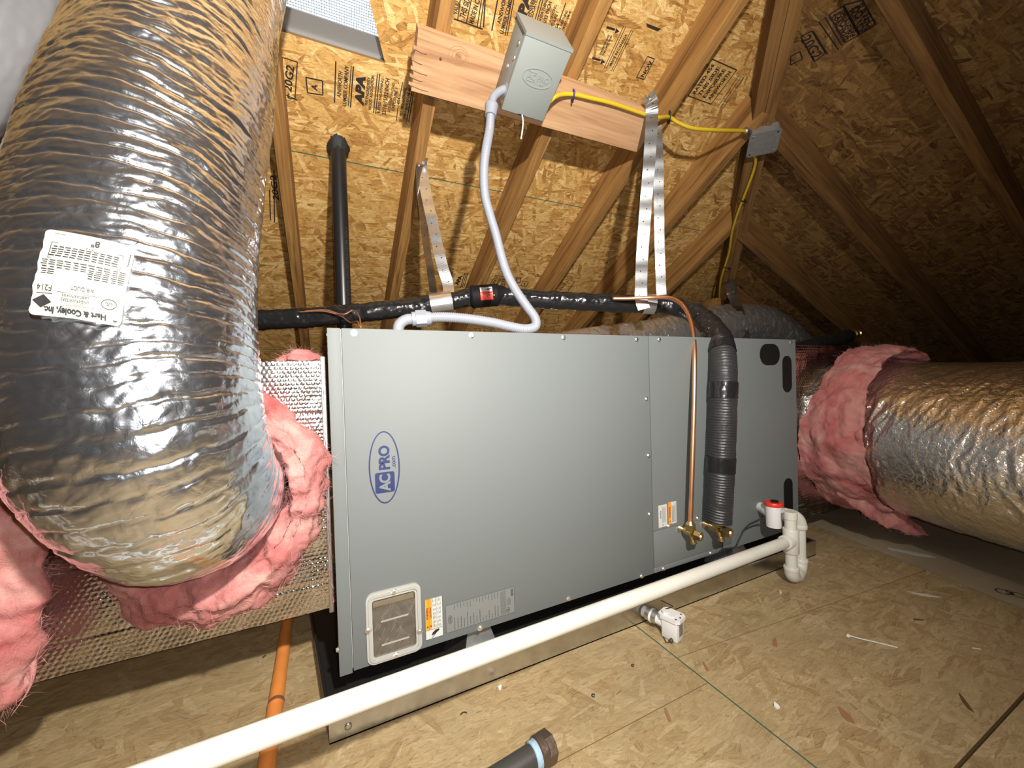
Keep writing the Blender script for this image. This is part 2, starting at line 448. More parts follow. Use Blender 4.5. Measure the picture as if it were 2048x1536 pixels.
# numpy gradient noise
_rng = np.random.RandomState(5)
_perm = np.concatenate([_rng.permutation(256)]*3)
_grad = _rng.normal(size=(256, 3)); _grad /= np.linalg.norm(_grad, axis=1)[:, None]
def noise3(x, y, z):
    x, y, z = np.broadcast_arrays(x, y, z)
    xi, yi, zi = np.floor(x).astype(int), np.floor(y).astype(int), np.floor(z).astype(int)
    xf, yf, zf = x-xi, y-yi, z-zi
    fade = lambda t: t*t*t*(t*(t*6-15)+10)
    ux, uy, uz = fade(xf), fade(yf), fade(zf)
    r = 0
    for dx in (0, 1):
        for dy in (0, 1):
            for dz in (0, 1):
                h = _perm[_perm[_perm[(xi+dx) & 255]+((yi+dy) & 255)]+((zi+dz) & 255)]
                g = _grad[h]
                d = g[..., 0]*(xf-dx)+g[..., 1]*(yf-dy)+g[..., 2]*(zf-dz)
                r = r + d*np.where(dx, ux, 1-ux)*np.where(dy, uy, 1-uy)*np.where(dz, uz, 1-uz)
    return r*1.6
def grid_mesh(name, V, closed_u=False):
    """V[n,m,3] -> mesh of quads"""
    n, m = V.shape[:2]
    idx = np.arange(n*m).reshape(n, m)
    if closed_u:
        a = idx[:-1, :]; b = np.roll(idx, -1, axis=1)[:-1, :]; c = np.roll(idx, -1, axis=1)[1:, :]; d = idx[1:, :]
    else:
        a = idx[:-1, :-1]; b = idx[:-1, 1:]; c = idx[1:, 1:]; d = idx[1:, :-1]
    q = np.stack([a, b, c, d], -1).reshape(-1, 4)
    me = bpy.data.meshes.new(name)
    me.vertices.add(n*m); me.vertices.foreach_set('co', V.reshape(-1).astype(np.float32))
    me.loops.add(q.size); me.loops.foreach_set('vertex_index', q.reshape(-1).astype(np.int32))
    me.polygons.add(len(q)); me.polygons.foreach_set('loop_start', np.arange(0, q.size, 4, dtype=np.int32))
    me.polygons.foreach_set('loop_total', np.full(len(q), 4, dtype=np.int32))
    me.update(calc_edges=True)
    me.polygons.foreach_set('use_smooth', np.ones(len(q), dtype=bool))
    return me

def text_mesh(s, size, align='CENTER', shear=0, bold=0.0, spacing=1.0):
    cu = bpy.data.curves.new('t', 'FONT'); cu.body = s; cu.size = size; cu.align_x = align; cu.align_y = 'CENTER'
    cu.shear = shear; cu.offset = bold; cu.space_character = spacing; cu.resolution_u = 3
    o = bpy.data.objects.new('t', cu); COL.objects.link(o)
    dg = bpy.context.evaluated_depsgraph_get(); dg.update()
    me = bpy.data.meshes.new_from_object(o.evaluated_get(dg))
    bpy.data.objects.remove(o); bpy.data.curves.remove(cu)
    V = [v.co.copy() for v in me.vertices]; Fs = [tuple(p.vertices) for p in me.polygons]
    bpy.data.meshes.remove(me)
    return V, Fs
class Print(MB):
    """flat print collected in one plane: local x,y in metres"""
    def text(s, txt, x, y, size, rot=0, align='CENTER', sx=1.0, **k):
        V, Fs = text_mesh(txt, size, align, **k)
        c, sn = math.cos(rot), math.sin(rot)
        return s.add([Vector((x+v.x*sx*c-v.y*sn, y+v.x*sx*sn+v.y*c, 0)) for v in V], Fs)
    def rect(s, x0, y0, x1, y1):
        return s.add([(x0, y0, 0), (x1, y0, 0), (x1, y1, 0), (x0, y1, 0)], [(0, 1, 2, 3)])
    def frame(s, x0, y0, x1, y1, t):
        s.rect(x0, y0, x1, y0+t); s.rect(x0, y1-t, x1, y1); s.rect(x0, y0, x0+t, y1); s.rect(x1-t, y0, x1, y1); return s
    def ring(s, cx, cy, rx, ry, t, n=64):
        vs = []; fs = []
        for i in range(n):
            a = 2*math.pi*i/n
            vs += [(cx+rx*math.cos(a), cy+ry*math.sin(a), 0), (cx+(rx-t)*math.cos(a), cy+(ry-t)*math.sin(a), 0)]
        for i in range(n):
            j = (i+1) % n; fs.append((2*i, 2*j, 2*j+1, 2*i+1))
        return s.add(vs, fs)
    def poly(s, P): return s.add([(x, y, 0) for x, y in P], [tuple(range(len(P)))])
    def rrect(s, x0, y0, x1, y1, r, n=6): return s.poly(rrect(x0, y0, x1, y1, r, n))
def rrect(x0, y0, x1, y1, r, n=6):
    P = []
    for cx, cy, a0 in ((x1-r, y1-r, 0), (x0+r, y1-r, 90), (x0+r, y0+r, 180), (x1-r, y0+r, 270)):
        for k in range(n+1):
            a = math.radians(a0+90*k/n); P.append((cx+r*math.cos(a), cy+r*math.sin(a)))
    return P
def ellipse(cx, cy, rx, ry, n=48): return [(cx+rx*math.cos(2*math.pi*i/n), cy+ry*math.sin(2*math.pi*i/n)) for i in range(n)]
def clip_poly(P, a, b, c):                    # keep a*x+b*y <= c
    out = []
    for i in range(len(P)):
        p, q = P[i], P[(i+1) % len(P)]
        dp, dq = a*p[0]+b*p[1]-c, a*q[0]+b*q[1]-c
        if dp <= 0: out.append(p)
        if (dp < 0 < dq) or (dq < 0 < dp):
            t = dp/(dp-dq); out.append((p[0]+(q[0]-p[0])*t, p[1]+(q[1]-p[1])*t))
    return out

# ================================================================== THE SETTING
# ---- floor of boards with painted edges
floor = thing('floor', None, None, (0, 0, 0), kind='structure')
def floor_sheet(P, mat='osb_floor', z=0.0, lab=None):
    mb = MB(); mb.prism(P, z-.018, z, side_mi=lambda p, q: 1 if abs(q[1]-p[1]) > abs(q[0]-p[0]) else 2)
    o = mb.build('floor_board', [mat, 'edge_green', 'edge_brown'], floor)
    if lab: o['label'] = lab
    return o
g = .0016
floor_sheet([(-1.8, .524), (.655-g, .524), (.655-g, 1.75), (-1.8, 1.75)])
floor_sheet([(-1.8, -.69), (.655-g, -.69), (.655-g, .5225), (-1.8, .5225)])
floor_sheet([(.655+g, .600), (1.593, .517), (1.93, 1.62), (.655+g, 1.75)])
floor_sheet([(.655+g, .243+g), (1.509, .240+g), (1.5925, .5155), (.655+g, .5985)])
floor_sheet([(.655+g, -.98), (2.6, -.98), (2.6, .230), (.655+g, .240)])
floor_sheet([(1.519, .237), (2.6, .234), (2.6, 1.75), (1.979, 1.75)], 'plywood', z=-.004, lab='greyish plywood board')
floor_sheet([(-4.2, 1.754), (.4, 1.754), (.4, 4.2), (-4.2, 4.2)])
floor_sheet([(.404, 1.754), (5.4, 1.754), (5.4, 4.2), (.404, 4.2)])
floor_sheet([(2.604, -.98), (5.4, -.98), (5.4, 1.75), (2.604, 1.75)])
floor_sheet([(-4.2, -.69), (-1.804, -.69), (-1.804, 1.75), (-4.2, 1.75)])
floor_sheet([(-4.2, -3), (.651, -3), (.651, -.694), (-4.2, -.694)])
floor_sheet([(.655, -3), (5.4, -3), (5.4, -.984), (.655, -.984)])
floor_sheet([(-4.2, -6.6), (5.4, -6.6), (5.4, -3.004), (-4.2, -3.004)])
mb = MB(); mb.box((-4.2, -6.6, -.06), (5.4, 4.2, -.022)); mb.build('subfloor', 'edge_brown', floor)
# handwritten mark and spilled putty on the plywood board
def floor_print(name, mat, P2, z):
    mb = MB(); mb.prism(P2, z, z+.0006); return mb.build(name, mat, floor)
def blob(cx, cy, rx, ry, ang, n=14, jit=.3, rs=1):
    rn = random.Random(rs); out = []
    for i in range(n):
        a = 2*math.pi*i/n; k = 1+rn.uniform(-jit, jit)
        x, y = rx*k*math.cos(a), ry*k*math.sin(a)
        out.append((cx+x*math.cos(ang)-y*math.sin(ang), cy+x*math.sin(ang)+y*math.cos(ang)))
    return out
p = atZ(1835, 1108, -.004); floor_print('putty_smear', 'putty', blob(p.x, p.y, .055, .018, -1.15, rs=4, jit=.45), -.004)
p = atZ(1850, 1190, 0); floor_print('putty_smear', 'putty', blob(p.x, p.y, .026, .007, -.9, rs=8, jit=.45), 0)
pr = Print(); p = atZ(2020, 1187, -.004)
pr.ring(-.012, 0, .014, .017, .003); pr.ring(.014, 0, .013, .016, .003); pr.text('S', .0, .004, .04)
pr.build('handwritten_mark', 'ink_grey', floor, mat4=Matrix.Translation((p.x, p.y, -.0032)) @ Matrix.Rotation(math.radians(-70), 4, 'Z'))

# ---- roof planes
HIPX0, HIPY0, HIPM = 1.266, .684, .914
def hipY(X): return HIPY0 + HIPM*(X-HIPX0)
def hipX(Y): return HIPX0 + (Y-HIPY0)/HIPM
RIDGE = -1.3
MS = slope_mat(A_SHEATH)
ceil_rear = thing('ceiling_rear', None, None, (0, 0, 0), kind='structure')
def rear_sheet(polys, name='sheathing_board', edge='edge_green'):
    mb = MB()
    for P in polys:                           # plan polygons (X, Y)
        L = [(x, -y/CA) for x, y in P]
        mb.prism(L, -.012, 0, side_mi=1)
    return mb.build(name, ['osb_roof', edge], ceil_rear, mat4=MS)
S1 = 1.497
rowdY = 1.22*CA
e = .0018
rearsheet_vent = rear_sheet([
    [(-.92, S1-rowdY), (-.30, S1-rowdY), (-.30, S1-e), (-.92, S1-e)],
    [(-.30, 1.203), (.185, 1.203), (.185, S1-e), (-.30, S1-e)],
    [(-.30, S1-rowdY), (.09, S1-rowdY), (.09, .995), (-.30, .995)],
    [(.185, 1.203), (1.515, 1.203), (1.515, S1-e), (.185, S1-e)],
    [(.09, .995), (1.515, .995), (1.515, 1.203), (.185, 1.203)],
    [(.09, S1-rowdY), (1.515, S1-rowdY), (1.515, .995), (.09, .995)]], edge='edge_brown')
rear_sheet([[(1.519, S1-rowdY), (4.2, S1-rowdY), (4.2, S1-e), (1.519, S1-e)]])
rear_sheet([[(-3.4, S1-rowdY), (-.924, S1-rowdY), (-.924, S1-e), (-3.4, S1-e)]])
ab = S1-rowdY-2*e
rear_sheet([[(-4.2, RIDGE), (.30, RIDGE), (.30, ab), (-4.2, ab)]])
rear_sheet([[(.304, RIDGE), (3.0, RIDGE), (3.0, ab), (.304, ab)]])
rear_low = rear_sheet([[(-2.13, S1+e), (.303, S1+e), (.303, S1+rowdY), (-2.13, S1+rowdY)]])
rear_low2 = rear_sheet([[(.307, S1+e), (2.74, S1+e), (2.74, S1+rowdY), (.307, S1+rowdY)]])
rear_sheet([[(2.744, S1+e), (5.4, S1+e), (5.4, S1+rowdY), (2.744, S1+rowdY)]])
rear_sheet([[(-4.2, S1+e), (-2.134, S1+e), (-2.134, S1+rowdY), (-4.2, S1+rowdY)]])
rear_sheet([[(-4.2, S1+rowdY+2*e), (1.1, S1+rowdY+2*e), (1.1, 4.1), (-4.2, 4.1)]])
rear_sheet([[(1.104, S1+rowdY+2*e), (5.4, S1+rowdY+2*e), (5.4, 4.1), (1.104, 4.1)]])

# right hand slope
ceil_right = thing('ceiling_right', None, None, (0, 0, 0), kind='structure')
nR = Vector((-TBX, -TBY, -1)).normalized()
exR = Vector((0, 1, -TBY)).normalized(); eyR = nR.cross(exR).normalized()
def right_mat(b):
    mm = Matrix((exR, eyR, nR)).transposed().to_4x4(); mm.translation = Vector((0, 0, b)); return mm
MR = right_mat(B_SHEATH); MRi = MR.inverted()
def right_pt(X, Y, b=B_SHEATH): return Vector((X, Y, b-TBX*X-TBY*Y))
def right_sheet(P):
    P = clip_poly(P, -HIPM, 1, HIPY0-HIPM*HIPX0+.10)         # stays on its side of the hip
    if len(P) < 3: return
    L = [(MRi @ right_pt(x, y)) for x, y in P]
    mb = MB(); mb.prism([(v.x, v.y) for v in L], -.012, 0, side_mi=1)
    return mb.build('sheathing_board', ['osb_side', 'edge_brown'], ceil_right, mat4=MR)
def seamx(y): return 2.66+.205*(y-.553)
right_sheet([(1.42, -4), (2.42, -4), (seamx(.35), .35), (1.42, .35)])
right_sheet([(1.0, .353), (seamx(.353)-.002, .353), (seamx(2.6)-.002, 2.6), (1.0, 2.6)])
right_sheet([(seamx(-1)+.002, -1), (3.9, -1), (3.9, 1.2), (seamx(1.2)+.002, 1.2)])
right_sheet([(seamx(1.204)+.002, 1.204), (3.9, 1.204), (3.9, 3.4), (seamx(3.4)+.002, 3.4)])
right_sheet([(3.904, -4), (5.5, -4), (5.5, 4.1), (3.904, 4.1)])
right_sheet([(2.42, -4), (3.9, -4), (3.9, -1.004), (seamx(-1), -1.004)])
# slopes and wall behind the photographer
mb = MB(); rz = A_SHEATH-TA*RIDGE
def quad_slab(mb, P, t=(0, 0, .012)):
    t = Vector(t); vs = [Vector(q) for q in P] + [Vector(q)+t for q in P]
    mb.add(vs, [(0, 1, 2, 3), (7, 6, 5, 4), (0, 4, 5, 1), (1, 5, 6, 2), (2, 6, 7, 3), (3, 7, 4, 0)])
quad_slab(mb, [(-4.2, RIDGE, rz), (1.5, RIDGE, rz), (5.4, -6.6, rz-TA*(6.6+RIDGE)), (-4.2, -6.6, rz-TA*(6.6+RIDGE))])
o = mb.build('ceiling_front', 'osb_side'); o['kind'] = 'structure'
mb = MB(); quad_slab(mb, [(-.75, RIDGE+.1, rz-.08), (1.42, -4.0, 2.05), (1.42, .35, 1.79), (1.0, .35, 1.98)], (0, 0, .012))
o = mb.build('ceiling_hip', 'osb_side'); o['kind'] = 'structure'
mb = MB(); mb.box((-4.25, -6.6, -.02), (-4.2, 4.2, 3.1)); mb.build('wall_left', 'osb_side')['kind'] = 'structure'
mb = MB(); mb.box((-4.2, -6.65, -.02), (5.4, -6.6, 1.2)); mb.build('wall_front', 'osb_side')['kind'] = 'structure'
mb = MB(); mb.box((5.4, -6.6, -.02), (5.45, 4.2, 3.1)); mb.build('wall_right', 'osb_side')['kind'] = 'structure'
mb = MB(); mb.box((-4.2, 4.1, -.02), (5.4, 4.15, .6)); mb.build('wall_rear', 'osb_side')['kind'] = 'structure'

# ---- black maker's stamps printed on the sheathing
def fit_text(pr, txt, a, b, h, inv, plane, **k):
    A = inv @ plane(*a); B = inv @ plane(*b)
    d = Vector((B.x-A.x, B.y-A.y)); L = d.length; ang = math.atan2(d.y, d.x)
    V, Fs = text_mesh(txt, 1.0, 'LEFT', **k)
    w0 = max(v.x for v in V)-min(v.x for v in V); x0 = min(v.x for v in V)
    y0 = min(v.y for v in V); y1 = max(v.y for v in V)
    sx = L/w0; sy = h/max(1e-6, y1-y0); c, s = math.cos(ang), math.sin(ang)
    vs = []
    for v in V:
        x = (v.x-x0)*sx; y = (v.y-(y0+y1)/2)*sy
        vs.append((A.x+x*c-y*s, A.y+x*s+y*c, 0))
    pr.add(vs, Fs)
def fit_bar(pr, a, b, t, inv, plane):
    A = inv @ plane(*a); B = inv @ plane(*b)
    d = Vector((B.x-A.x, B.y-A.y)).normalized()*1.0; nn = Vector((-d.y, d.x))*(t/2)
    pr.add([(A.x+nn.x, A.y+nn.y, 0), (A.x-nn.x, A.y-nn.y, 0), (B.x-nn.x, B.y-nn.y, 0), (B.x+nn.x, B.y+nn.y, 0)], [(0, 1, 2, 3)])
def fit_frame(pr, Q, t, inv, plane):
    for i in range(len(Q)): fit_bar(pr, Q[i], Q[(i+1) % len(Q)], t, inv, plane)
MSi = MS.inverted()
shp = lambda x, y: atS(x, y, A_SHEATH)
def crop(ox, oy, k): return lambda x, y: (ox+x/k, oy+y/k)
MSP = MS @ Matrix.Translation((0, 0, .0005))
def stamp(parent, fn, mat='ink_stamp'):
    pr = Print(); fn(pr); return pr.build('printed_stamp', mat, parent, mat4=MSP)
c = crop(540, 60, 6.4)
def T(pr, txt, a, b, h, **k):
    k['bold'] = k.get('bold', 0)+.018; fit_text(pr, txt, a, b, h, MSi, shp, **k)
def Bar(pr, a, b, t): fit_bar(pr, a, b, t, MSi, shp)
def Frm(pr, Q, t): fit_frame(pr, Q, t, MSi, shp)
def st_a(pr):
    Frm(pr, [c(160, 350), c(350, 410), c(320, 880), c(130, 800)], .0028)
    Bar(pr, c(235, 810), c(230, 870), .003); Bar(pr, c(230, 865), c(355, 895), .003)
    T(pr, '20G2', c(225, 780), c(262, 450), .021, bold=.012)
    Frm(pr, [c(460, 605), c(672, 650), c(675, 832), c(480, 802)], .0036)
    T(pr, 'A', c(565, 770), c(570, 690), .017, bold=.02)
    Bar(pr, c(842, 400), c(826, 930), .0034)
    T(pr, 'AINSWORTH', c(880, 860), c(905, 530), .0115, bold=.006)
    T(pr, 'LUMBER COMPANY', c(950, 970), c(985, 455), .0115, bold=.006)
    Bar(pr, c(1003, 980), c(1040, 455), .0024); Bar(pr, c(1030, 990), c(1068, 465), .0036)
    T(pr, 'APA', c(1140, 962), c(1165, 582), .027, bold=.05, shear=.15)
    T(pr, 'THE ENGINEERED', c(1230, 970), c(1268, 615), .0090, bold=.012)
    T(pr, 'WOOD ASSOCIATION', c(1275, 1022), c(1318, 580), .0090, bold=.012)
    Bar(pr, c(1325, 1060), c(1375, 565), .0030); Bar(pr, c(1352, 1070), c(1405, 565), .0030)
    T(pr, 'RATED SHEATHING', c(1388, 1060), c(1440, 620), .0082, bold=.006)
    T(pr, '32/16 15/32 INCH', c(1455, 1085), c(1508, 620), .0125, bold=.006)
    T(pr, 'SIZED FOR SPACING', c(1520, 1050), c(1582, 680), .0080)
    T(pr, 'EXPOSURE 1', c(1572, 1030), c(1618, 740), .0095, bold=.01)
    T(pr, '454', c(1640, 955), c(1652, 862), .0095, bold=.02)
    Bar(pr, c(1618, 1160), c(1640, 965), .0026); Bar(pr, c(1662, 850), c(1697, 665), .0026)
    T(pr, 'PS 2-92 SHEATHING', c(1672, 1100), c(1735, 740), .0080, bold=.012)
    T(pr, 'PRP-108 HUD-UM-40', c(1722, 1130), c(1790, 745), .0080, bold=.012)
    Bar(pr, c(1748, 1170), c(1822, 760), .003); Bar(pr, c(1775, 1180), c(1840, 770), .003)
stamp(rearsheet_vent, st_a)
c2 = crop(820, 0, 6.0235)
def ext(a, b, k): return (a[0]+(b[0]-a[0])*k, a[1]+(b[1]-a[1])*k)
def st_b(pr):
    def TT(txt, a, b, n_seen, h, **k):
        A = c2(*a); Bp = c2(*b); T(pr, txt, A, ext(A, Bp, len(txt)/n_seen), h, **k)
    TT('VALID ONLY', (540, 170), (568, 0), 5, .014)
    TT('THIS SIDE DOWN', (625, 215), (690, 0), 6, .017, bold=.01)
    TT('MADE IN CANADA', (735, 280), (815, 0), 8, .015, bold=.01)
    A = c2(525, 225); Bp = c2(875, 350); Bar(pr, A, Bp, .0035)
    for a, b, t in (((575, 235), (605, 0), .003), ((680, 270), (725, 60), .003), ((810, 320), (860, 0), .003), ((845, 330), (890, 0), .003), ((885, 330), (905, 0), .004), ((985, 370), (1055, 0), .004), ((1145, 430), (1225, 0), .003), ((1170, 430), (1250, 0), .003), ((1490, 300), (1570, 0), .003), ((1515, 310), (1600, 0), .003)):
        A = c2(*a); Bp = c2(*b); Bar(pr, A, ext(A, Bp, 1.5), t)
    TT('AINSWORTH', (1068, 285), (1120, 60), 5, .012, bold=.01)
    TT('LUMBER COMPANY', (1100, 405), (1205, 20), 10, .012, bold=.01)
    TT('APA', (1290, 345), (1400, 0), 2.4, .030, bold=.05, shear=.15)
    TT('THE ENGINEERED', (1350, 420), (1480, 0), 12, .010, bold=.012)
    TT('WOOD ASSOCIATION', (1390, 440), (1520, 0), 14, .010, bold=.012)
    TT('RATED SHEATHING', (1500, 430), (1645, 0), 14, .0095, bold=.01)
    TT('32/16 15/32 INCH', (1570, 450), (1690, 20), 16, .012, bold=.01)
    TT('SIZED FOR SPACING', (1640, 420), (1755, 60), 17, .0085)
    TT('EXPOSURE 1', (1690, 380), (1775, 140), 10, .010, bold=.01)
    TT('454', (1745, 390), (1785, 280), 3, .011, bold=.02)
    A = c2(1800, 250); Bp = c2(1878, 30); Bar(pr, A, Bp, .003)
    TT('PS 2-92 SHEATHING', (1770, 430), (1890, 130), 17, .008, bold=.012)
    TT('PRP-108 HUD-UM-40', (1810, 430), (1935, 130), 17, .008, bold=.012)
stamp(rearsheet_vent, st_b)
c3 = crop(1150, 30, 6.827)
def st_c(pr):
    T(pr, 'MADE IN CANADA', c3(478, 690), c3(705, 260), .0095, bold=.012)
    for a, b in (((398, 722), (665, 150)), ((425, 730), (690, 165)), ((495, 765), (770, 200)), ((520, 770), (795, 210))): Bar(pr, c3(*a), c3(*b), .0022)
    Frm(pr, [c3(990, 565), c3(1085, 600), c3(945, 880), c3(840, 850)], .003)
    T(pr, 'NOV', c3(915, 845), c3(1045, 625), .0155, bold=.02)
    T(pr, 'STRENGTH AXIS', c3(345, 545), c3(462, 270), .0075, bold=.012)
    T(pr, 'THIS DIRECTION', c3(380, 555), c3(498, 280), .0075, bold=.012)
    for ox, oy in ((0, 0), (-195, 420)):
        A = c3(430+ox, 165+oy); Bp = c3(545+ox, 200+oy); Bar(pr, A, Bp, .006)
        pr.poly([((MSi @ shp(*c3(x+ox, y+oy))).x, (MSi @ shp(*c3(x+ox, y+oy))).y) for x, y in ((540, 255), (605, 225), (560, 175))][::-1])
    pr.poly([((MSi @ shp(*c3(x, y))).x, (MSi @ shp(*c3(x, y))).y) for x, y in ((970, 110), (1180, 190), (1125, 222), (985, 165))][::-1])
    c4 = crop(1000, 0, 2.926)
    Frm(pr, [c4(1240, 345), c4(1385, 410), c4(1235, 610), c4(1100, 560)], .0035)
    for i in range(4):
        t = (i+.5)/4
        a = ext(c4(1110, 555), c4(1228, 600), t); b = ext(c4(1240, 358), c4(1372, 415), t)
        T(pr, ['RATED 454', 'THIS SIDE', 'EXPOSURE', 'AINSWORTH'][i], ext(a, b, .06), ext(a, b, .94), .016, bold=.02)
    for i in range(3):
        a = c4(1275+i*14, 625+i*5); b = c4(1398+i*14, 440+i*6); Bar(pr, a, b, .0025)
stamp(rearsheet_vent, st_c)
c5 = crop(900, 540, 12.8)
def st_d(pr):
    T(pr, 'APA', c5(160, 385), c5(275, 140), .022, bold=.06)
    for x in (270, 310, 350): Bar(pr, c5(x, 460), c5(x+110, 70), .004)
    T(pr, 'AINSWORTH', c5(40, 130), c5(60, 30), .012)
    Frm(pr, [c5(1180, 130), c5(1440, 180), c5(1350, 520), c5(1000, 390)], .004)
    for i in range(3):
        a = ext(c5(1010, 390), c5(1330, 510), (i+.5)/3); b = ext(c5(1190, 140), c5(1430, 185), (i+.5)/3); T(pr, ['SHEATH', 'RATED', '15/32'][i], ext(a, b, .1), ext(a, b, .9), .016, bold=.02)
    Frm(pr, [c5(1710, 180), c5(1815, 200), c5(1790, 330), c5(1690, 300)], .004)
    Frm(pr, [c5(1870, 280), c5(2010, 310), c5(1960, 415), c5(1810, 400)], .004)
    Frm(pr, [c5(1510, 440), c5(1570, 460), c5(1550, 500), c5(1490, 490)], .003)
    T(pr, 'A', c5(1890, 385), c5(1930, 320), .014, bold=.03)
    T(pr, '32/16 15/32', (1105, 600), (1135, 562), .014); T(pr, 'MADE IN CANADA', (1118, 606), (1150, 562), .014)
    T(pr, '20G2', (552, 400), (546, 350), .02); Bar(pr, (541, 440), (539, 380), .004); Bar(pr, (549, 445), (548, 340), .004)
stamp(rear_low2, st_d)
def rsh(x, y):
    d = ray(x, y); nn = Vector((TBX, TBY, 1)); return C0 + d*((B_SHEATH-CAMZ)/nn.dot(d))
c6 = crop(1400, 0, 2.926)
pr = Print()
def F2(Q, t): fit_frame(pr, Q, t, MRi, rsh)
F2([c6(590, 215), c6(655, 180), c6(735, 310), c6(670, 360)], .004)
F2([c6(530, 330), c6(585, 300), c6(600, 345), c6(530, 380)], .004)
F2([c6(840, 30), c6(950, 0), c6(1030, 145), c6(935, 200)], .004)
F2([c6(755, 85), c6(838, 35), c6(930, 205), c6(850, 250)], .004)
for a, b in (((695, 125), (810, 290)), ((730, 100), (830, 265)), ((660, 180), (745, 315))): fit_bar(pr, c6(*a), c6(*b), .004, MRi, rsh)
for i in range(3):
    fit_text(pr, ['THIS SIDE', 'DOWN', 'RATED'][i], c6(870+i*30, 60-i*15), c6(955+i*28, 190-i*20), .02, MRi, rsh, bold=.02)
    fit_text(pr, ['SPACING', 'EXPOSURE', 'SHEATHING'][i], c6(775+i*27, 90-i*14), c6(855+i*28, 235-i*15), .018, MRi, rsh, bold=.02)
fit_text(pr, '20G2', c6(615, 215), c6(690, 335), .03, MRi, rsh, bold=.02)
pr.build('printed_stamp', 'ink_stamp', ceil_right, mat4=MR @ Matrix.Translation((0, 0, .0005)))

# ================================================================== RAFTERS
RD = .14*CA
def rear_rafter(xr, y0, y1, label):
    mm = Matrix(((0, 1, 0, 0), (CA, 0, -SA, 0), (-SA, 0, -CA, 0), (0, 0, 0, 1)))
    mm.translation = Vector((xr-.019, 0, A_SHEATH))
    mb = MB(); mb.box((y0/CA, -.019, .0012), (y1/CA, .019, RD), ch=.0018)
    o = mb.build('rafter', 'rafter_wood', mat4=mm)
    return tag(o, label, 'rafter', 'rafters under the lit rear slope')
names = {0: 'roof rafter left of the black vent pipe, seen beside the big foil duct',
         1: 'roof rafter carrying the left end of the fresh mounting board',
         2: 'roof rafter passing behind the grey disconnect box',
         3: 'roof rafter at the right end of the fresh mounting board',
         4: 'roof rafter just right of the long double hanger strap',
         5: 'shorter roof rafter ending just left of the doubled hip rafter',
         -1: 'roof rafter hidden behind the tall foil duct'}
for k in (-1, 0, 1, 2, 3, 4, 5):
    xr = -.084+.406*k
    rear_rafter(xr, max(RIDGE, hipY(xr)+.035), 3.7, names[k])
# jack rafters of the right hand slope
def jack(yc, label, x1=4.7):
    x0 = hipX(yc)+.05
    a = right_pt(x0, yc); b_ = right_pt(x1, yc)
    ex = (b_-a).normalized(); ez = nR; ey = ez.cross(ex).normalized(); ez = ex.cross(ey)
    mm = Matrix((ex, ey, ez)).transposed().to_4x4(); mm.translation = a
    mb = MB(); mb.box((0, -.019, .0012), ((b_-a).length, .019, .128), ch=.0018)
    return tag(mb.build('jack_rafter', 'rafter_shaded', mat4=mm), label, 'rafter', 'jack rafters of the dark right slope')
jack(.535, 'dim jack rafter crossing the top right corner of the picture')
jack(.945, 'dim jack rafter running down right from the metal junction box')
jack(1.355, 'dim jack rafter below the junction box beside the yellow cable')
jack(.125, 'dim jack rafter at the far right edge of the right slope')
jack(1.765, 'lowest dim jack rafter starting at the foot of the hip')
# doubled hip rafter
hA = Vector((HIPX0-.9, hipY(HIPX0-.9), 0)); hB = Vector((3.6, hipY(3.6), 0))
for v in (hA, hB): v.z = A_RAFT-TA*v.y
hx = (hB-hA).normalized(); hy = Vector((0, 0, 1)).cross(hx).normalized(); hz = hx.cross(hy)
for s, lab in ((1, 'left board of the doubled hip rafter behind the junction box'), (-1, 'right board of the doubled hip rafter behind the junction box')):
    mm = Matrix((hx, hy, hz)).transposed().to_4x4(); mm.translation = hA
    mb = MB(); mb.box((0, s*.020-.019, 0 if s > 0 else .006), ((hB-hA).length, s*.020+.019, .150), ch=.0018)
    tag(mb.build('hip_rafter', 'rafter_shaded', mat4=mm), lab, 'rafter', 'hip rafter boards')
# short post under the rafter beside the yellow cable
p0 = atY(1432, 600, 1.72)
mb = MB(); mb.box((p0.x-.019, 1.70, 0), (p0.x+.019, 1.789, A_RAFT-TA*1.80))
tag(mb.build('roof_post', 'rafter_wood'), 'short upright stud standing behind the foot of the hip rafter', 'post')

# fresh board nailed across the rafters
MRAFT = slope_mat(A_RAFT); MRAFTi = MRAFT.inverted()
bth = .040*CA
q = [MRAFTi @ atS(833, 57, A_BLOCK), MRAFTi @ atS(829, 136, A_BLOCK), MRAFTi @ atS(1322, 207, A_BLOCK), MRAFTi @ atS(1290, 258, A_BLOCK)]
bx0, bx1 = (q[0].x+q[1].x)/2, 1.062
by1, by0 = q[0].y, q[0].y-.142
blk = thing('mounting_board', 'fresh pale pine board nailed across the rafters behind the disconnect box', 'board', MRAFT @ Vector(((bx0+bx1)/2, (by0+by1)/2, 0)))
mb = MB(); mb.prism([(bx0+.004, by0), (bx1, by0+.01), (bx1, by1-.03), (bx1-.03, by1), (bx0, by1), (bx0+.002, by1-.04), (bx0-.004, by1-.07), (bx0+.004, by1-.10)], 0.0, bth)
mb.build('plank', 'fresh_wood', blk, mat4=MRAFT)
kq = MRAFTi @ atS(917, 112, A_BLOCK)
pr = Print()
for i, rr in enumerate((.0225, .0165, .011)): pr.ring(kq.x+.003*i, kq.y, rr*1.25, rr, .0012)
pr.poly(ellipse(kq.x, kq.y, .009, .007))
pr.build('knot', 'wood_knot', blk, mat4=MRAFT @ Matrix.Translation((0, 0, bth+.0004)))
pr = Print(); pr.poly([(kq.x-.010, kq.y+.004), (kq.x-.0, kq.y+.0006), (kq.x+.009, kq.y-.004), (kq.x, kq.y-.0006)])
pr.build('grain_split', 'wood_dark', blk, mat4=MRAFT @ Matrix.Translation((0, 0, bth+.0008)))
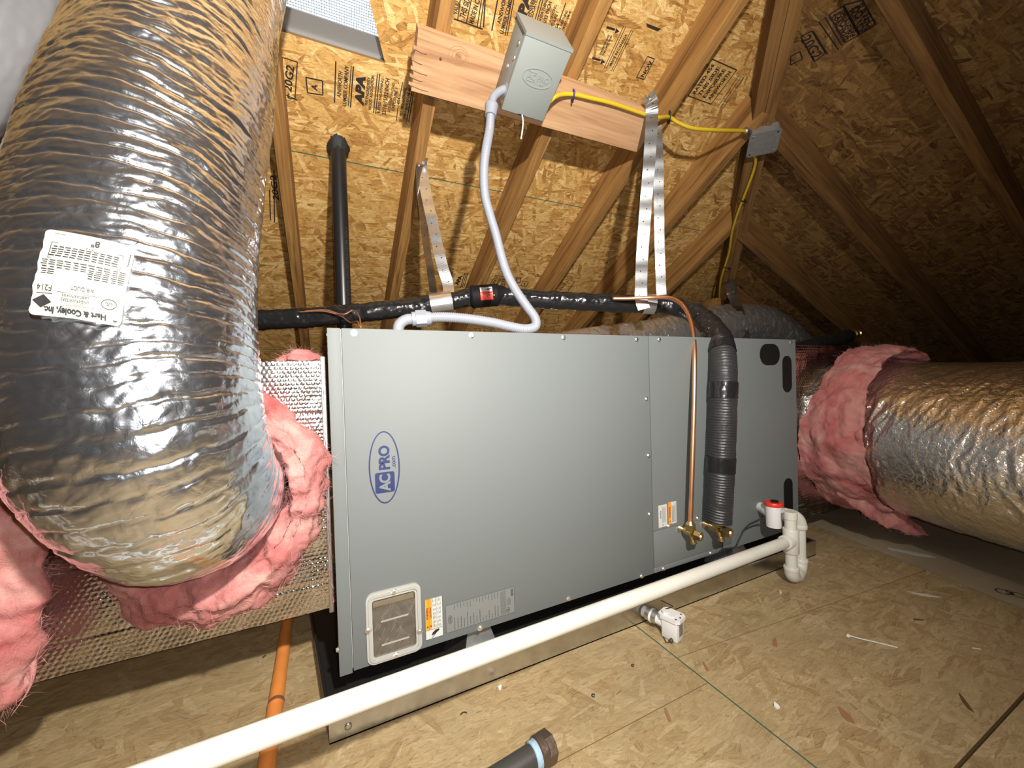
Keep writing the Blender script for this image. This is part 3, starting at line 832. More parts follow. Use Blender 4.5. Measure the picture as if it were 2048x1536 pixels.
pr = Print(); nq = MRAFTi @ atS(881, 118, A_BLOCK); pr.poly(ellipse(nq.x, nq.y, .0036, .0036, 16))
pr.build('nail_hole', 'wood_dark', blk, mat4=MRAFT @ Matrix.Translation((0, 0, bth+.0008)))
for i, (yy, ln) in enumerate(((-.035, .03), (-.06, .022), (-.082, .04), (-.10, .03), (-.12, .05))):
    mb = MB(); y = by1+yy
    mb.prism([(bx0-.006, y), (bx0+ln, y-.010), (bx0+ln*.6, y-.011), (bx0-.006, y-.007)], bth-.001, bth+.0025)
    mb.build('splinter', 'fresh_wood', blk, mat4=MRAFT)

# ---- roof vent with wire screen
vc = Vector((-.05, 1.10, A_SHEATH-TA*1.10))
rv = thing('roof_vent', 'metal roof vent with bright wire screen beside the big duct', 'vent', vc)
mb = MB()                                    # sheet metal throat
mb.cur = 0
def slab_local(mb, x0, x1, y0, y1, z0, z1):  # plan Y -> slope coordinates
    mb.box((x0, -y1/CA, z0), (x1, -y0/CA, z1))
slab_local(mb, -.31, .20, 1.206, 1.212, -.07, -.012); slab_local(mb, -.31, .21, .96, .966, -.07, -.012)
slab_local(mb, -.316, -.31, .96, 1.212, -.07, -.012); slab_local(mb, .205, .211, .96, 1.212, -.07, -.012)
mb.build('throat', 'vent_metal', rv, mat4=MS)
mb = MB(); slab_local(mb, -.31, .205, 1.163, 1.206, -.032, -.030); mb.build('flange', 'vent_metal', rv, mat4=MS)
mb = MB(); slab_local(mb, -.31, .205, 1.088, 1.100, -.052, -.045); mb.build('crossbar', 'vent_metal', rv, mat4=MS)
mb = MB(); y0, y1 = -1.165/CA, -.966/CA
xx = -.31
while xx < .205:
    mb.box((xx, y0, -.040), (xx+.0009, y1, -.0391)); xx += .0062
yy = y0
while yy < y1:
    mb.box((-.31, yy, -.0391), (.205, yy+.0009, -.0382)); yy += .0062
o = mb.build('wire_screen', 'screen_wire', rv, mat4=MS); o['kind'] = 'stuff'

# ================================================================== AIR HANDLER
CX0, CX1, CY0, CY1, CZ0, CZ1 = .0013, 1.4005, .759, 1.292, .086, .708
def PF(y): return Matrix(((1, 0, 0, 0), (0, 0, -1, y), (0, 1, 0, 0), (0, 0, 0, 1)))
ah = thing('air_handler', 'long grey horizontal air handler cabinet standing over the metal pan', 'air handler', ((CX0+CX1)/2, (CY0+CY1)/2, CZ0))
mb = MB(); mb.box((CX0+.004, CY0+.006, CZ0+.001), (CX1-.002, CY1, CZ1-.001), ch=.002); mb.build('cabinet', 'cabinet_edge', ah)
def panel(x0, x1, z0, z1, name='panel', y0=CY0, parent=ah):
    mb = MB(); mb.box((x0, y0, z0), (x1, CY0+.0065, z1), ch=.0014); return mb.build(name, 'cabinet_grey', parent, ang=40)
strip = panel(CX0, .0235, CZ0-.003, CZ1, 'corner_post')
pmain = panel(.0248, .7545, CZ0, CZ1, 'front_panel')
mb = MB(); mb.prism([(.7562, .1975), (1.0634, .1975), (1.0634, CZ0), (CX1, CZ0), (CX1, CZ1), (.7562, CZ1)], -.0065, 0); pcoil = mb.build('coil_panel', 'cabinet_grey', ah, mat4=PF(CY0))
pacc = panel(.7570, 1.062, .1010, .1962, 'access_panel', CY0-.0012)
plow = panel(.7562, 1.0622, CZ0, .0998, 'bottom_rail')
# hex washer head screws
mbs = MB(); mbs.lathe([(0, .0058), (.0008, .0060), (.0012, .0042)], (0, 0, 0), (0, 0, 1), 14)
mbs.prism([(.0038*math.cos(math.radians(60*i)), .0038*math.sin(math.radians(60*i))) for i in range(6)], .001, .0042)
screw0 = mbs.build('screw', 'screw_zinc', None, ang=30); screw_me = screw0.data; bpy.data.objects.remove(screw0)
def put_screw(mat4, parent):
    o = bpy.data.objects.new('screw', screw_me); COL.objects.link(o); o.matrix_basis = mat4; adopt(o, parent); return o
for px, py in ((708, 666), (943, 671), (1127, 675), (1273, 679), (1293, 798), (1297, 911), (1299, 1028), (1283, 1152), (1137, 1197), (960, 1256)):
    p = atY(px, py, CY0); put_screw(Matrix.Translation((p.x, CY0, p.z)) @ PF(0).to_3x3().to_4x4(), pmain)
for px, py in ((1318, 679), (1581, 685), (1337, 1052), (1395, 1036)):
    p = atY(px, py, CY0); put_screw(Matrix.Translation((p.x, CY0, p.z)) @ PF(0).to_3x3().to_4x4(), pcoil)
for px, py in ((1421, 1106), (1327, 1137)):
    p = atY(px, py, CY0); put_screw(Matrix.Translation((p.x, CY0, p.z)) @ PF(0).to_3x3().to_4x4(), plow)
side = Matrix(((0, 0, -1, 0), (0, 1, 0, 0), (1, 0, 0, 0), (0, 0, 0, 1)))
for y, z in ((.80, .70), (.84, .69), (.90, .685), (.98, .676), (.765, .13)):
    put_screw(Matrix.Translation((CX0+.004 if y > .77 else CX0, y, z)) @ side, strip)
# knock-out plugs
def stadium(x0, y0, x1, y1): return rrect(x0, y0, x1, y1, min(x1-x0, y1-y0)/2-.0002, 8)
def plug(cxy, w, h):
    p = atY(*cxy, CY0); mb = MB(); mb.prism(stadium(p.x-w/2, p.z-h/2, p.x+w/2, p.z+h/2), 0, .0026)
    o = mb.build('knockout_plug', 'plug_black', pcoil, mat4=PF(CY0)); return o
plug((1539, 709), .098, .066)
plug((1573.5, 748), .046, .118)
plug((1576, 993), .044, .120)
# maker's oval
def pprint(name, mat, fn, parent, lift=.0004):
    pr = Print(); fn(pr); return pr.build(name, mat, parent, mat4=PF(CY0-lift))
lx, lz = .0905, .4495
R90 = math.pi/2
logo = pprint('logo_oval', 'logo_blue', lambda q: q.ring(lx, lz, .0280, .0680, .0026), pmain)
pprint('logo_square', 'logo_blue', lambda q: q.rrect(lx-.0175, lz-.0475, lx+.0175, lz-.0090, .004), logo, .0005)
def lg(q):
    q.text('AC', lx+.001, lz-.0283, .0265, R90, sx=.92, bold=.0009, spacing=.85)
pprint('logo_letters', 'cabinet_grey', lg, logo, .0009)
def lg2(q):
    q.text('PRO', lx+.001, lz+.0180, .0265, R90, sx=.95, bold=.0010, spacing=.9)
    q.text('.com', lx+.0165, lz+.008, .0115, R90, bold=.0002)
pprint('logo_letters', 'logo_blue', lg2, logo, .0005)
# clear inspection window
def wring(mb, O, I, z0, z1):
    n = len(O)
    vs = [(x, y, z0) for x, y in O]+[(x, y, z0) for x, y in I]+[(x, y, z1) for x, y in O]+[(x, y, z1) for x, y in I]
    fs = []
    for i in range(n):
        j = (i+1) % n
        fs += [(2*n+i, 2*n+j, 3*n+j, 3*n+i), (i, n+i, n+j, j), (i, j, 2*n+j, 2*n+i), (n+i, 3*n+i, 3*n+j, n+j)]
    mb.add(vs, fs)
wx0, wx1, wz0, wz1 = .0485, .1485, .088, .2205
mb = MB(); wring(mb, rrect(wx0, wz0, wx1, wz1, .014), rrect(wx0+.011, wz0+.014, wx1-.011, wz1-.014, .005), -.0002, .0045)
wfr = mb.build('window_frame', 'cloudy_plastic', pmain, mat4=PF(CY0))
mb = MB(); wring(mb, rrect(wx0+.004, wz0+.005, wx1-.004, wz1-.005, .011), rrect(wx0+.007, wz0+.008, wx1-.007, wz1-.008, .009), .0045, .008)
mb.build('raised_bead', 'cloudy_plastic', wfr, mat4=PF(CY0))
mb = MB(); mb.prism(rrect(wx0+.010, wz0+.013, wx1-.010, wz1-.013, .005), .0002, .0012)
fil = mb.build('filter_mesh', 'filter_dark', pmain, mat4=PF(CY0))
pr = Print()
rn = random.Random(11)
for i in range(46):
    a = rn.choice((1.05, -1.0, 1.3, -1.25, .9)); x = rn.uniform(wx0+.016, wx1-.016); z = rn.uniform(wz0+.022, wz1-.03); L = rn.uniform(.006, .02)
    dx, dz = math.cos(a)*L/2, math.sin(a)*L/2; t = rn.uniform(.00015, .0004)
    x0, x1, z0, z1 = max(wx0+.012, x-dx), min(wx1-.012, x+dx), max(wz0+.016, z-abs(dz)), min(wz1-.016, z+abs(dz))
    if a > 0: pr.add([(x0, z0+t, 0), (x0, z0-t, 0), (x1, z1-t, 0), (x1, z1+t, 0)], [(0, 1, 2, 3)])
    else: pr.add([(x0, z1+t, 0), (x0, z1-t, 0), (x1, z0-t, 0), (x1, z0+t, 0)], [(0, 1, 2, 3)])
SCR = pr
for z in (.163, .119):
    mb = MB(); mb.box((wx0+.026, z-.0011, .0012), (wx1-.024, z+.0011, .003)); mb.build('support_wire', 'chip_white', fil, mat4=PF(CY0))
mb = MB(); mb.box((wx0+.013, wz1-.027, .0012), (wx1-.013, wz1-.0165, .0036)); mb.build('foil_strip', 'strap_metal', fil, mat4=PF(CY0))
mb = MB(); mb.prism(rrect(wx0+.011, wz0+.014, wx1-.011, wz1-.014, .005), .0046, .0056); wpn = mb.build('window_pane', 'clear_plastic', pmain, mat4=PF(CY0))
o = SCR.build('scratches', 'putty', wpn, mat4=PF(CY0-.0058)); o['kind'] = 'stuff'
for x, z in ((.099, wz1-.006), (.099, wz0+.006), (.144, .125), (.0515, .155)):
    put_screw(Matrix.Translation((x, CY0-.0045, z)) @ PF(0).to_3x3().to_4x4(), wfr)
# warning label
wl = pprint('warning_label', 'label_white', lambda q: q.rrect(.1565, .1005, .1915, .1805, .0008), pmain)
pprint('label_band', 'label_orange', lambda q: q.rect(.1575, .1195, .1702, .1797), wl, .0006)
def wlp(q):
    q.frame(.1565, .1005, .1915, .1805, .0006); q.rect(.1575, .1185, .1905, .1192); q.rect(.1636, .1195, .1641, .1797)
    q.text('WARNING', .1608, .152, .0048, R90, bold=.0002); q.text('CAUTION', .1672, .152, .0048, R90, bold=.0002)
    for x in (.161, .1675): q.poly([(x-.002, .1245), (x+.002, .1245), (x, .1285)])
    for i in range(7):
        x = .1722+i*.0024
        if i == 3: continue
        for k in range(7): q.rect(x, .1215+k*.0083, x+.0007, .1215+k*.0083+rn.uniform(.004, .0075))
    q.rect(.1795, .1192, .1799, .1797)
    q.poly([(.168, .1065), (.176, .1090), (.184, .1140), (.183, .1170), (.176, .1165), (.170, .1120)])
    q.poly([(.168, .1020), (.1695, .1020), (.1765, .1085), (.1750, .1090)])
pprint('label_print', 'ink_black', wlp, wl, .0009)
# rating plate
rp = pprint('rating_plate', 'label_silver', lambda q: q.rrect(.1975, .1015, .350, .1575, .003), pmain)
def rpp(q):
    O = rrect(.1975, .1015, .350, .1575, .003); I = rrect(.1981, .1021, .3494, .1569, .0026)
    n = len(O); q.add([(x, y, 0) for x, y in O]+[(x, y, 0) for x, y in I], [(i, (i+1) % n, n+(i+1) % n, n+i) for i in range(n)])
    q.ring(.2065, .1270, .0042, .0085, .0009); q.text('AC PRO', .2066, .1270, .0034, R90, bold=.0002)
    for i in range(15):
        x = .2150+i*.0068
        z = .1045; top = rn.uniform(.112, .134)
        while z < top:
            d = rn.uniform(.002, .006); q.rect(x, z, x+.0012, min(top, z+d)); z += d+.0009
        z = rn.uniform(.140, .150)
        while z < .1545:
            d = rn.uniform(.0012, .003); q.rect(x, z, x+.0012, min(.155, z+d)); z += d+.0008
    for i in range(6):
        x = .3175+i*.0022
        z = .1045
        while z < .154:
            d = rn.uniform(.003, .007); q.rect(x, z, x+.0007, min(.1545, z+d)); z += d+.0008
    q.ring(.3345, .1105, .0042, .0055, .001)
    q.text('UL', .3345, .1105, .0045, R90, bold=.0002)
    for x in (.3330, .3352, .3374, .3398):
        q.rect(x, .121, x+.0007, .121+rn.uniform(.012, .024))
    for k in range(12): q.rect(.3415, .1385+k*.00128, .3475, .1385+k*.00128+.0008)
pprint('plate_print', 'ink_grey', rpp, rp, .0007)
# two small stickers near the valves
s1 = pprint('sticker', 'label_white', lambda q: q.rect(.7750, .2025, .8060, .2615), pcoil)
def s1p(q):
    q.text('NOTICE', .783, .236, .0055, R90, bold=.0002); q.poly([(.788, .207), (.792, .207), (.790, .211)])
    for x in (.788, .7915, .795, .7985): q.rect(x, .214, x+.0009, .214+rn.uniform(.03, .044))
pprint('label_print', 'ink_grey', s1p, s1, .0008)
s2 = pprint('sticker', 'label_white', lambda q: q.rect(.8110, .2050, .8405, .2640), pcoil)
pprint('label_band', 'label_orange', lambda q: q.rect(.8110, .2050, .8215, .2640), s2, .0006)
def s2p(q):
    q.text('WARNING', .8160, .237, .0062, R90, bold=.0003); q.poly([(.814, .211), (.818, .211), (.816, .2155)])
    for x in (.8235, .8265, .8295, .8325, .8355): q.rect(x, .209, x+.0009, .209+rn.uniform(.036, .052))
pprint('label_print', 'ink_grey', s2p, s2, .0009)

# ================================================================== DRAIN PAN AND FEET
dp = thing('drain_pan', 'low galvanized drain pan under the grey air handler', 'drain pan', (.70, 1.03, 0))
PY0, PY1, PX1, PH = .722, 1.34, 1.425, .047
mb = MB(); mb.prism([(-.018, PY0), (PX1, PY0), (PX1+.012, PY1), (-.085, PY1)], .0005, .003); mb.build('pan_base', 'pan_coating', dp)
def wallseg(name, a, b, h=PH, t=.0016, mat='galvanized'):
    a = Vector((*a, 0)); b = Vector((*b, 0)); d = (b-a).normalized(); n = Vector((-d.y, d.x, 0))*t
    mb = MB()
    mb.add([a+Vector((0, 0, .0005)), b+Vector((0, 0, .0005)), b+Vector((0, 0, h)), a+Vector((0, 0, h)), a+n+Vector((0, 0, .0005)), b+n+Vector((0, 0, .0005)), b+n+Vector((0, 0, h)), a+n+Vector((0, 0, h))],
           [(0, 1, 2, 3), (7, 6, 5, 4), (0, 4, 5, 1), (1, 5, 6, 2), (2, 6, 7, 3), (3, 7, 4, 0)])
    mb.tube([a+n*.5+Vector((0, 0, h)), b+n*.5+Vector((0, 0, h))], .0028, 10)
    return mb.build(name, mat, dp)
wallseg('front_wall', (-.018, PY0), (PX1, PY0)); wallseg('side_wall', (PX1, PY0), (PX1+.012, PY1))
wallseg('rear_wall', (PX1+.012, PY1), (-.085, PY1)); wallseg('side_wall', (-.085, PY1), (-.018, PY0), mat='pan_coating')
mb = MB(); mb.lathe([(0, .006), (.001, .006), (.002, .0035)], (.012, PY0-.0002, .020), (0, -1, 0), 14); mb.build('rivet', 'galvanized_dull', dp, smooth=True)
def foot(xc, yc, label):
    f = thing('support_foot', label, 'bracket', (xc, yc, .003), 'metal feet under the air handler')
    mb = MB(); h = CZ0-.001
    quadv = lambda P, t: quad_slab(mb, P, t)
    quad_slab(mb, [(xc-.046, yc-.035, .0036), (xc+.046, yc-.035, .0036), (xc+.021, yc-.008, h), (xc-.021, yc-.008, h)], (0, .0015, 0))
    mb.build('front_plate', 'galvanized_dull', f)
    for s in (-1, 1):
        mb = MB(); quad_slab(mb, [(xc+s*.046, yc-.034, .0036), (xc+s*.060, yc+.06, .0036), (xc+s*.026, yc+.06, h), (xc+s*.021, yc-.007, h)], (-.0015*s, 0, 0)); mb.build('side_plate', 'galvanized_dull', f)
    mb = MB(); mb.box((xc-.021, yc-.008, h-.0016), (xc+.021, yc+.06, h)); mb.build('top_plate', 'galvanized_dull', f)
    mb = MB(); mb.box((xc-.024, yc-.010, h), (xc+.020, yc+.05, h+.0008)); mb.build('rubber_pad', 'plug_black', f)
p = atY(962, 1272, .775); foot(p.x, .80, 'galvanized sloping foot below the rating plate of the air handler')
foot(1.13, .80, 'galvanized foot in the pan near the white trap')

# ================================================================== SERVICE VALVES AND LINES
def hexprism(mb, o, ax, r, l):
    ax = Vector(ax).normalized(); a = ax.orthogonal().normalized(); b_ = ax.cross(a); o = Vector(o)
    P = [o+(a*math.cos(math.radians(60*i))+b_*math.sin(math.radians(60*i)))*r for i in range(6)]
    mb.add(P+[q+ax*l for q in P], [tuple(reversed(range(6))), tuple(range(6, 12))]+[(i, (i+1) % 6, 6+(i+1) % 6, 6+i) for i in range(6)])
def valve(px, py, y, sc_, label):
    c = atY(px, py, y); k = sc_
    v = thing('service_valve', label, 'valve', c, 'brass service valves on the air handler')
    mb = MB(); mb.lathe([(0, .006*k), (.012*k, .006*k), (.014*k, .0105*k), (.036*k, .0105*k), (.038*k, .007*k)], (c.x, CY0-.0015, c.z+.003), (0, -1, -.05), 16)
    mb.build('valve_body', 'brass', v, ang=35)
    mb = MB(); hexprism(mb, (c.x, c.y-.014*k, c.z+.001), (.25, -1, -.1), .0125*k, .016*k); mb.lathe([(0, .010*k), (.003*k, .0085*k)], (c.x+.004*k, c.y-.030*k, c.z-.001), (.25, -1, -.1), 12); mb.build('valve_cap', 'brass', v, ang=25)
    mb = MB(); hexprism(mb, (c.x, c.y, c.z+.008*k), (0, 0, 1), .0145*k, .016*k); mb.lathe([(0, .0125*k), (.009*k, .008*k)], (c.x, c.y, c.z+.023*k), (0, 0, 1), 14); mb.build('flare_nut', 'brass', v, ang=25)
    mb = MB(); mb.lathe([(0, .0062*k), (.012*k, .0062*k), (.012*k, .0085*k), (.021*k, .0085*k), (.023*k, .006*k)], (c.x+.001, c.y-.002, c.z-.006*k), (.12, -.25, -1), 14); mb.build('service_port', 'brass', v, ang=30)
    mb = MB(); mb.lathe([(0, .009*k), (.003, .009*k)], (c.x-.010*k, CY0-.0012, c.z+.004), (0, -1, 0), 12); mb.build('stub_plug', 'screw_zinc', v, ang=30)
    return c
v1 = valve(1381, 1066, .728, 1.0, 'small brass service valve at the foot of the bare copper pipe')
v2 = valve(1436, 1058, .720, 1.15, 'larger brass service valve below the thick black insulated pipe')

def tube_np(name, pts, rad, M_, disp, mat, parent, step=.004):
    """tube with a displaced skin; disp(s, theta, pos) -> metres"""
    pts2, L = resample(pts, step); n = len(pts2)
    T_, N_, B_ = frames(pts2)
    P = np.array([tuple(v) for v in pts2]); N_ = np.array([tuple(v) for v in N_]); B_ = np.array([tuple(v) for v in B_])
    s = np.linspace(0, L, n)[:, None]; th = (np.arange(M_)/M_*2*np.pi)[None, :]
    r = rad(s/L) if callable(rad) else rad
    dirs = N_[:, None, :]*np.cos(th)[..., None]+B_[:, None, :]*np.sin(th)[..., None]
    base = P[:, None, :]+dirs*(np.broadcast_to(r, (n, M_))[..., None])
    d = disp(s, th, base)
    V = base+dirs*np.broadcast_to(d, (n, M_))[..., None]
    me = grid_mesh(name, V, True)
    return link_mesh(name, me, mat, parent), (P, dirs, s, th, base, V)
def nz(p, k, o=0): return noise3(p[..., 0]*k+o, p[..., 1]*k+o*1.7, p[..., 2]*k-o)

ls = thing('suction_line', 'thick black tape-wrapped refrigerant line crossing above the cabinet and bending down', 'pipe', (1.0, .72, .20))
lp = [atY(440, 654, 1.43), atY(515, 641, 1.40), atY(610, 636, 1.37), atY(700, 628, 1.33), atY(790, 618, 1.30), atY(875, 607, 1.27), atY(970, 592, 1.22), atY(1100, 600, 1.15), atY(1200, 605, 1.08), atY(1290, 608, 1.025), atY(1350, 613, .97), atY(1400, 634, .875), atY(1432, 668, .785), atY(1444, 705, .735)]
lp2 = [atY(1444, 705, .735), atY(1447, 760, .717), atY(1445, 850, .714), atY(1441, 950, .714), atY(1436, 1043, .716)]
full = catmull(lp+lp2[1:], 14)
ncut = (len(lp)-1)*14
taped, foam = full[:ncut+1], full[ncut-6:]
def d_tape(s, th, p): return .0036*nz(p, 22)+.0030*np.abs(nz(p, 55, 3))+.0011*nz(p, 120, 9)
tube_np('tape_wrap', taped, lambda t: .0295+.006*np.clip((t-.8)/.2, 0, 1), 40, d_tape, 'black_tape', ls, .004)
def d_foam(s, th, p):
    ph = s*2*math.pi/.0072+2.4*nz(p, 22, 2)
    return .0006*np.sin(ph)*(1+nz(p, 30, 6))+.0011*nz(p, 50, 4)-.0008*np.abs(nz(p, 120, 1))
tube_np('foam_insulation', foam, .0345, 56, d_foam, 'black_foam', ls, .0012)
def band(a, b_, name='tape_band'):
    pts = [q for q in foam if atY(1440, b_, .715).z <= q.z <= atY(1440, a, .715).z]
    tube_np(name, pts, .0362, 48, lambda s, th, p: .0007*nz(p, 60, 8)+.0004*nz(p, 150, 8), 'black_tape', ls, .003)
band(762, 800); band(908, 948)
# filter drier in the line
fd = thing('filter_drier', 'black filter drier with red and white label on the wrapped line', 'filter drier', atY(968, 592, 1.21))
a = atY(944, 594, 1.232); b_ = atY(994, 590, 1.205); ax = (b_-a).normalized()
mb = MB(); L = (b_-a).length
mb.lathe([(-.012, .020), (-.004, .034), (0, .0375), (.006, .0385), (.010, .0372), (L-.010, .0372), (L-.006, .0385), (L, .0375), (L+.006, .032), (L+.03, .026)], a, ax, 36); mb.build('canister', 'plug_black', fd, ang=40)
vdir = (C0-(a+b_)/2); vdir = (vdir-ax*vdir.dot(ax)).normalized(); wdir = ax.cross(vdir)
if wdir.z < 0: wdir = -wdir
def cyl_patch(name, x0, x1, t0, t1, r, mat, parent, n=14):
    V = np.zeros((n, 2, 3))
    for i in range(n):
        t = math.radians(t0+(t1-t0)*i/(n-1)); dirv = vdir*math.cos(t)+wdir*math.sin(t)
        for j, x in enumerate((x0, x1)): V[i, j] = tuple(a+ax*x+dirv*r)
    return link_mesh(name, grid_mesh(name, V), mat, parent)
cyl_patch('drier_label', L*.32, L*.80, -20, 22, .0378, 'red_label', fd); cyl_patch('label_top', L*.32, L*.80, 22, 48, .0378, 'label_white', fd)
for t, x0, x1 in ((14, .55, .78), (3, .55, .76), (-5, .55, .62), (38, .60, .78), (30, .55, .7)):
    cyl_patch('label_print', L*x0, L*x1, t-2, t+2, .0380, 'ink_black', fd, 3)
p = a+ax*(L*.84)+vdir*.037; mb = MB(); mb.lathe([(0, .004), (.006, .004), (.008, .002)], p, vdir, 10); mb.build('access_valve', 'brass', fd, smooth=True)

cl = thing('copper_line', 'bare thin copper pipe bending down in front of the grey cabinet', 'pipe', (v1.x, v1.y, v1.z))
cp = [atY(1225, 597, 1.03), atY(1256, 597, 1.00), atY(1300, 595, .955), atY(1340, 596, .90), atY(1365, 610, .85), atY(1381, 640, .80), atY(1388, 680, .765), atY(1389, 740, .742), atY(1387, 850, .730), atY(1383, 980, .727), Vector((v1.x, v1.y, v1.z+.02))]
mb = MB(); mb.tube(catmull(cp, 10), .0062, 16); mb.build('copper_tube', 'copper', cl, smooth=True)

# ================================================================== BLACK VENT PIPE
hq = atS(676, 292, A_SHEATH)
vp = thing('vent_pipe', 'black plastic vent pipe rising behind the cabinet through the roof', 'pipe', (hq.x, hq.y, 0))
mb = MB(); mb.lathe([(0, .0245), (hq.z+.12, .0245)], (hq.x, hq.y, .001), (0, 0, 1), 32); mb.build('pipe_body', 'abs_black', vp, ang=40)
pr = Print(); pr.text('1-1/2 IN  ABS CELLULAR CORE DWV  ASTM F628  NOT FOR PRESSURE', 0, 0, .012, sx=.9)
ptm = MB(); 
for (vs, fs) in ((pr.v, pr.f),):
    vv = []
    for x, y, _ in vs:
        an = math.radians(-62)+y/.0247; vv.append((hq.x+.0249*math.sin(math.radians(0)-an-math.radians(62)+math.radians(38)), hq.y-.0249*math.cos(-an-math.radians(62)+math.radians(38)), .97-x))
    ptm.add(vv, fs)
ptm.build('pipe_lettering', 'ink_grey', vp)
mb = MB()
rng = random.Random(5); n = 26; rings = []
for i, (rr, dz) in enumerate(((.0250, -.020), (.0300, -.006), (.0345, .004), (.0330, .012), (.0255, .016))):
    ring = []
    for k in range(n):
        t = 2*math.pi*k/n; r_ = rr*(1+(rng.uniform(-.13, .16) if i in (1, 2, 3) else 0))
        x, y = hq.x+r_*math.cos(t), hq.y+r_*math.sin(t); ring.append(Vector((x, y, A_SHEATH-TA*y-.010+dz if i else A_SHEATH-TA*y-.03+rng.uniform(-.006, .006))))
    rings.append(ring)
mb.add([v for r_ in rings for v in r_], [(i*n+k, i*n+(k+1) % n, (i+1)*n+(k+1) % n, (i+1)*n+k) for i in range(4) for k in range(n)])
mb.build('rubber_boot', 'rubber_black', vp, smooth=True)

# ================================================================== DISCONNECT BOX, CONDUIT, CABLE
bl = [slope_mat(A_BOX).inverted() @ atS(*q, A_BOX) for q in ((1053, 63), (1145, 104), (1085, 246), (1004, 217))]
x0 = (bl[0].x+bl[3].x)/2; x1 = (bl[1].x+bl[2].x)/2; y1 = (bl[0].y+bl[1].y)/2; y0 = (bl[2].y+bl[3].y)/2
MBX = slope_mat(A_BOX)
zb = -(A_BOX-A_BLOCK)*CA*-1.0          # local z of the board face (negative = towards the roof)
zb = -(A_BLOCK-A_BOX)*CA
db = thing('disconnect_box', 'grey metal disconnect box mounted on the fresh board', 'electrical box', MBX @ Vector(((x0+x1)/2, (y0+y1)/2, zb)))
mb = MB(); mb.box((x0+.003, y0+.004, zb), (x1-.003, y1-.002, -.010), ch=.0015); mb.build('box_body', 'box_grey', db, mat4=MBX, ang=40)
mb = MB(); mb.box((x0, y0, -.014), (x1, y1, 0), ch=.0025); cov = mb.build('box_cover', 'box_grey', db, mat4=MBX, ang=40)
mb = MB(); mb.prism([(x0-.001, y1-.004), (x1+.001, y1-.004), (x1+.001, y1+.003), (x0-.001, y1+.003)], zb, .0015); mb.build('rain_hood', 'box_grey', db, mat4=MBX)
bcx, bcy = (x0+x1)/2+.003, (y0+y1)/2+.008
def raised(name, fn, h):
    pr = Print(); fn(pr)
    mb = MB(); nv = len(pr.v)
    mb.add([(x, y, 0) for x, y, _ in pr.v]+[(x, y, h) for x, y, _ in pr.v], [tuple(nv+i for i in f) for f in pr.f])
    ed = {}
    for f in pr.f:
        for i in range(len(f)):
            k = (f[i], f[(i+1) % len(f)])
            ed[k] = ed.get(k, 0)+1
    mb.f += [(p_, q_, nv+q_, nv+p_) for (p_, q_) in ed if (q_, p_) not in ed]; mb.mi = [0]*len(mb.f)
    return mb.build(name, 'box_grey', cov, mat4=MBX)
raised('embossed_oval', lambda q: q.ring(bcx, bcy, .046, .0225, .0022), .0014)
raised('embossed_square', lambda q: q.frame(bcx-.031, bcy-.011, bcx-.006, bcy+.011, .0012), .0011)
raised('embossed_letters', lambda q: (q.text('AC', bcx-.0185, bcy, .019, sx=.9, bold=.0004), q.text('PRO', bcx+.0165, bcy+.001, .019, sx=.95, bold=.0004), q.text('.com', bcx+.016, bcy-.012, .007)), .0012)
mb = MB(); mb.box((x0+.052, y0+.0005, -.001), (x0+.072, y0+.0025, .0006)); mb.build('latch_slot', 'plug_black', cov, mat4=MBX)
tz = [MBX @ Vector((x0+.064, y0+.003, .002)), atY(1046, 243, 1.002), atY(1045, 258, 1.005), atY(1042, 278, 1.010)]
mb = MB(); mb.ribbon(catmull(tz, 6), Vector((1, 0, 0)), .0036, .0012); mb.build('seal_tie', 'tie_white', db)
for fz, fy in ((.35, .80), (.35, .62), (.6, .45)):
    mb = MB(); mb.lathe([(0, .007), (.0015, .0065)], (x0+.003, y0+(y1-y0)*fy, zb*fz), (-1, 0, 0), 14); mb.build('side_knockout', 'galvanized_dull', db, mat4=MBX)

cd = thing('flexible_conduit', 'light grey flexible conduit looping from disconnect box down to cabinet', 'conduit', atY(795, 655, .93))
P0 = atX(1011, 180, x0+.003)
elb = [P0+Vector((.004, 0, 0)), P0+Vector((-.006, .0, -.001)), atY(994, 187, P0.y+.004), atY(986, 197, P0.y+.006), atY(983.5, 212, P0.y+.008)]
mb = MB(); mb.tube(catmull(elb, 6), .0108, 18); mb.lathe([(0, .0165), (.004, .0165)], P0, (-1, 0, 0), 18); mb.build('elbow_connector', 'conduit_grey', cd, ang=45)
yb = P0.y+.008
A = atY(983.5, 209, yb); Bq = atY(981, 232, yb)
mb = MB(); mb.lathe([(0, .0175), (.003, .0185), (.008, .0185), (.012, .0172), ((Bq-A).length, .0155)], A, Bq-A, 20); mb.build('coupling_nut', 'conduit_grey', cd, ang=40)
cpx = [(981.5, 226, yb), (979, 260, yb-.002), (972, 300, .965), (968, 340, .96), (970, 390, .955), (980, 430, .95), (992, 470, .945), (1002, 510, .935), (1013, 545, .92), (1031, 580, .905), (1053, 612, .885), (1070, 636, .87), (1070, 653, .862), (1050, 658, .862), (1020, 653, .868), (985, 645, .88), (930, 637, .90), (880, 634, .915), (842, 637, .925)]
cpts = catmull([atY(x, y, v) for x, y, v in cpx], 10)
def d_con(s, th, p): return .00075*np.sin(s*2*np.pi/.0046)
tube_np('conduit_tube', cpts, .0115, 28, d_con, 'conduit_grey', cd, .0011)
A = atY(862, 636, .92); Bq = atY(824, 638, .928)
mb = MB(); hexprism(mb, A.lerp(Bq, .25), Bq-A, .0200, (Bq-A).length*.55); mb.lathe([(0, .0150), ((Bq-A).length*.25, .0172), ((Bq-A).length, .0165)], A, Bq-A, 20); mb.build('coupling_nut', 'conduit_grey', cd, ang=30)
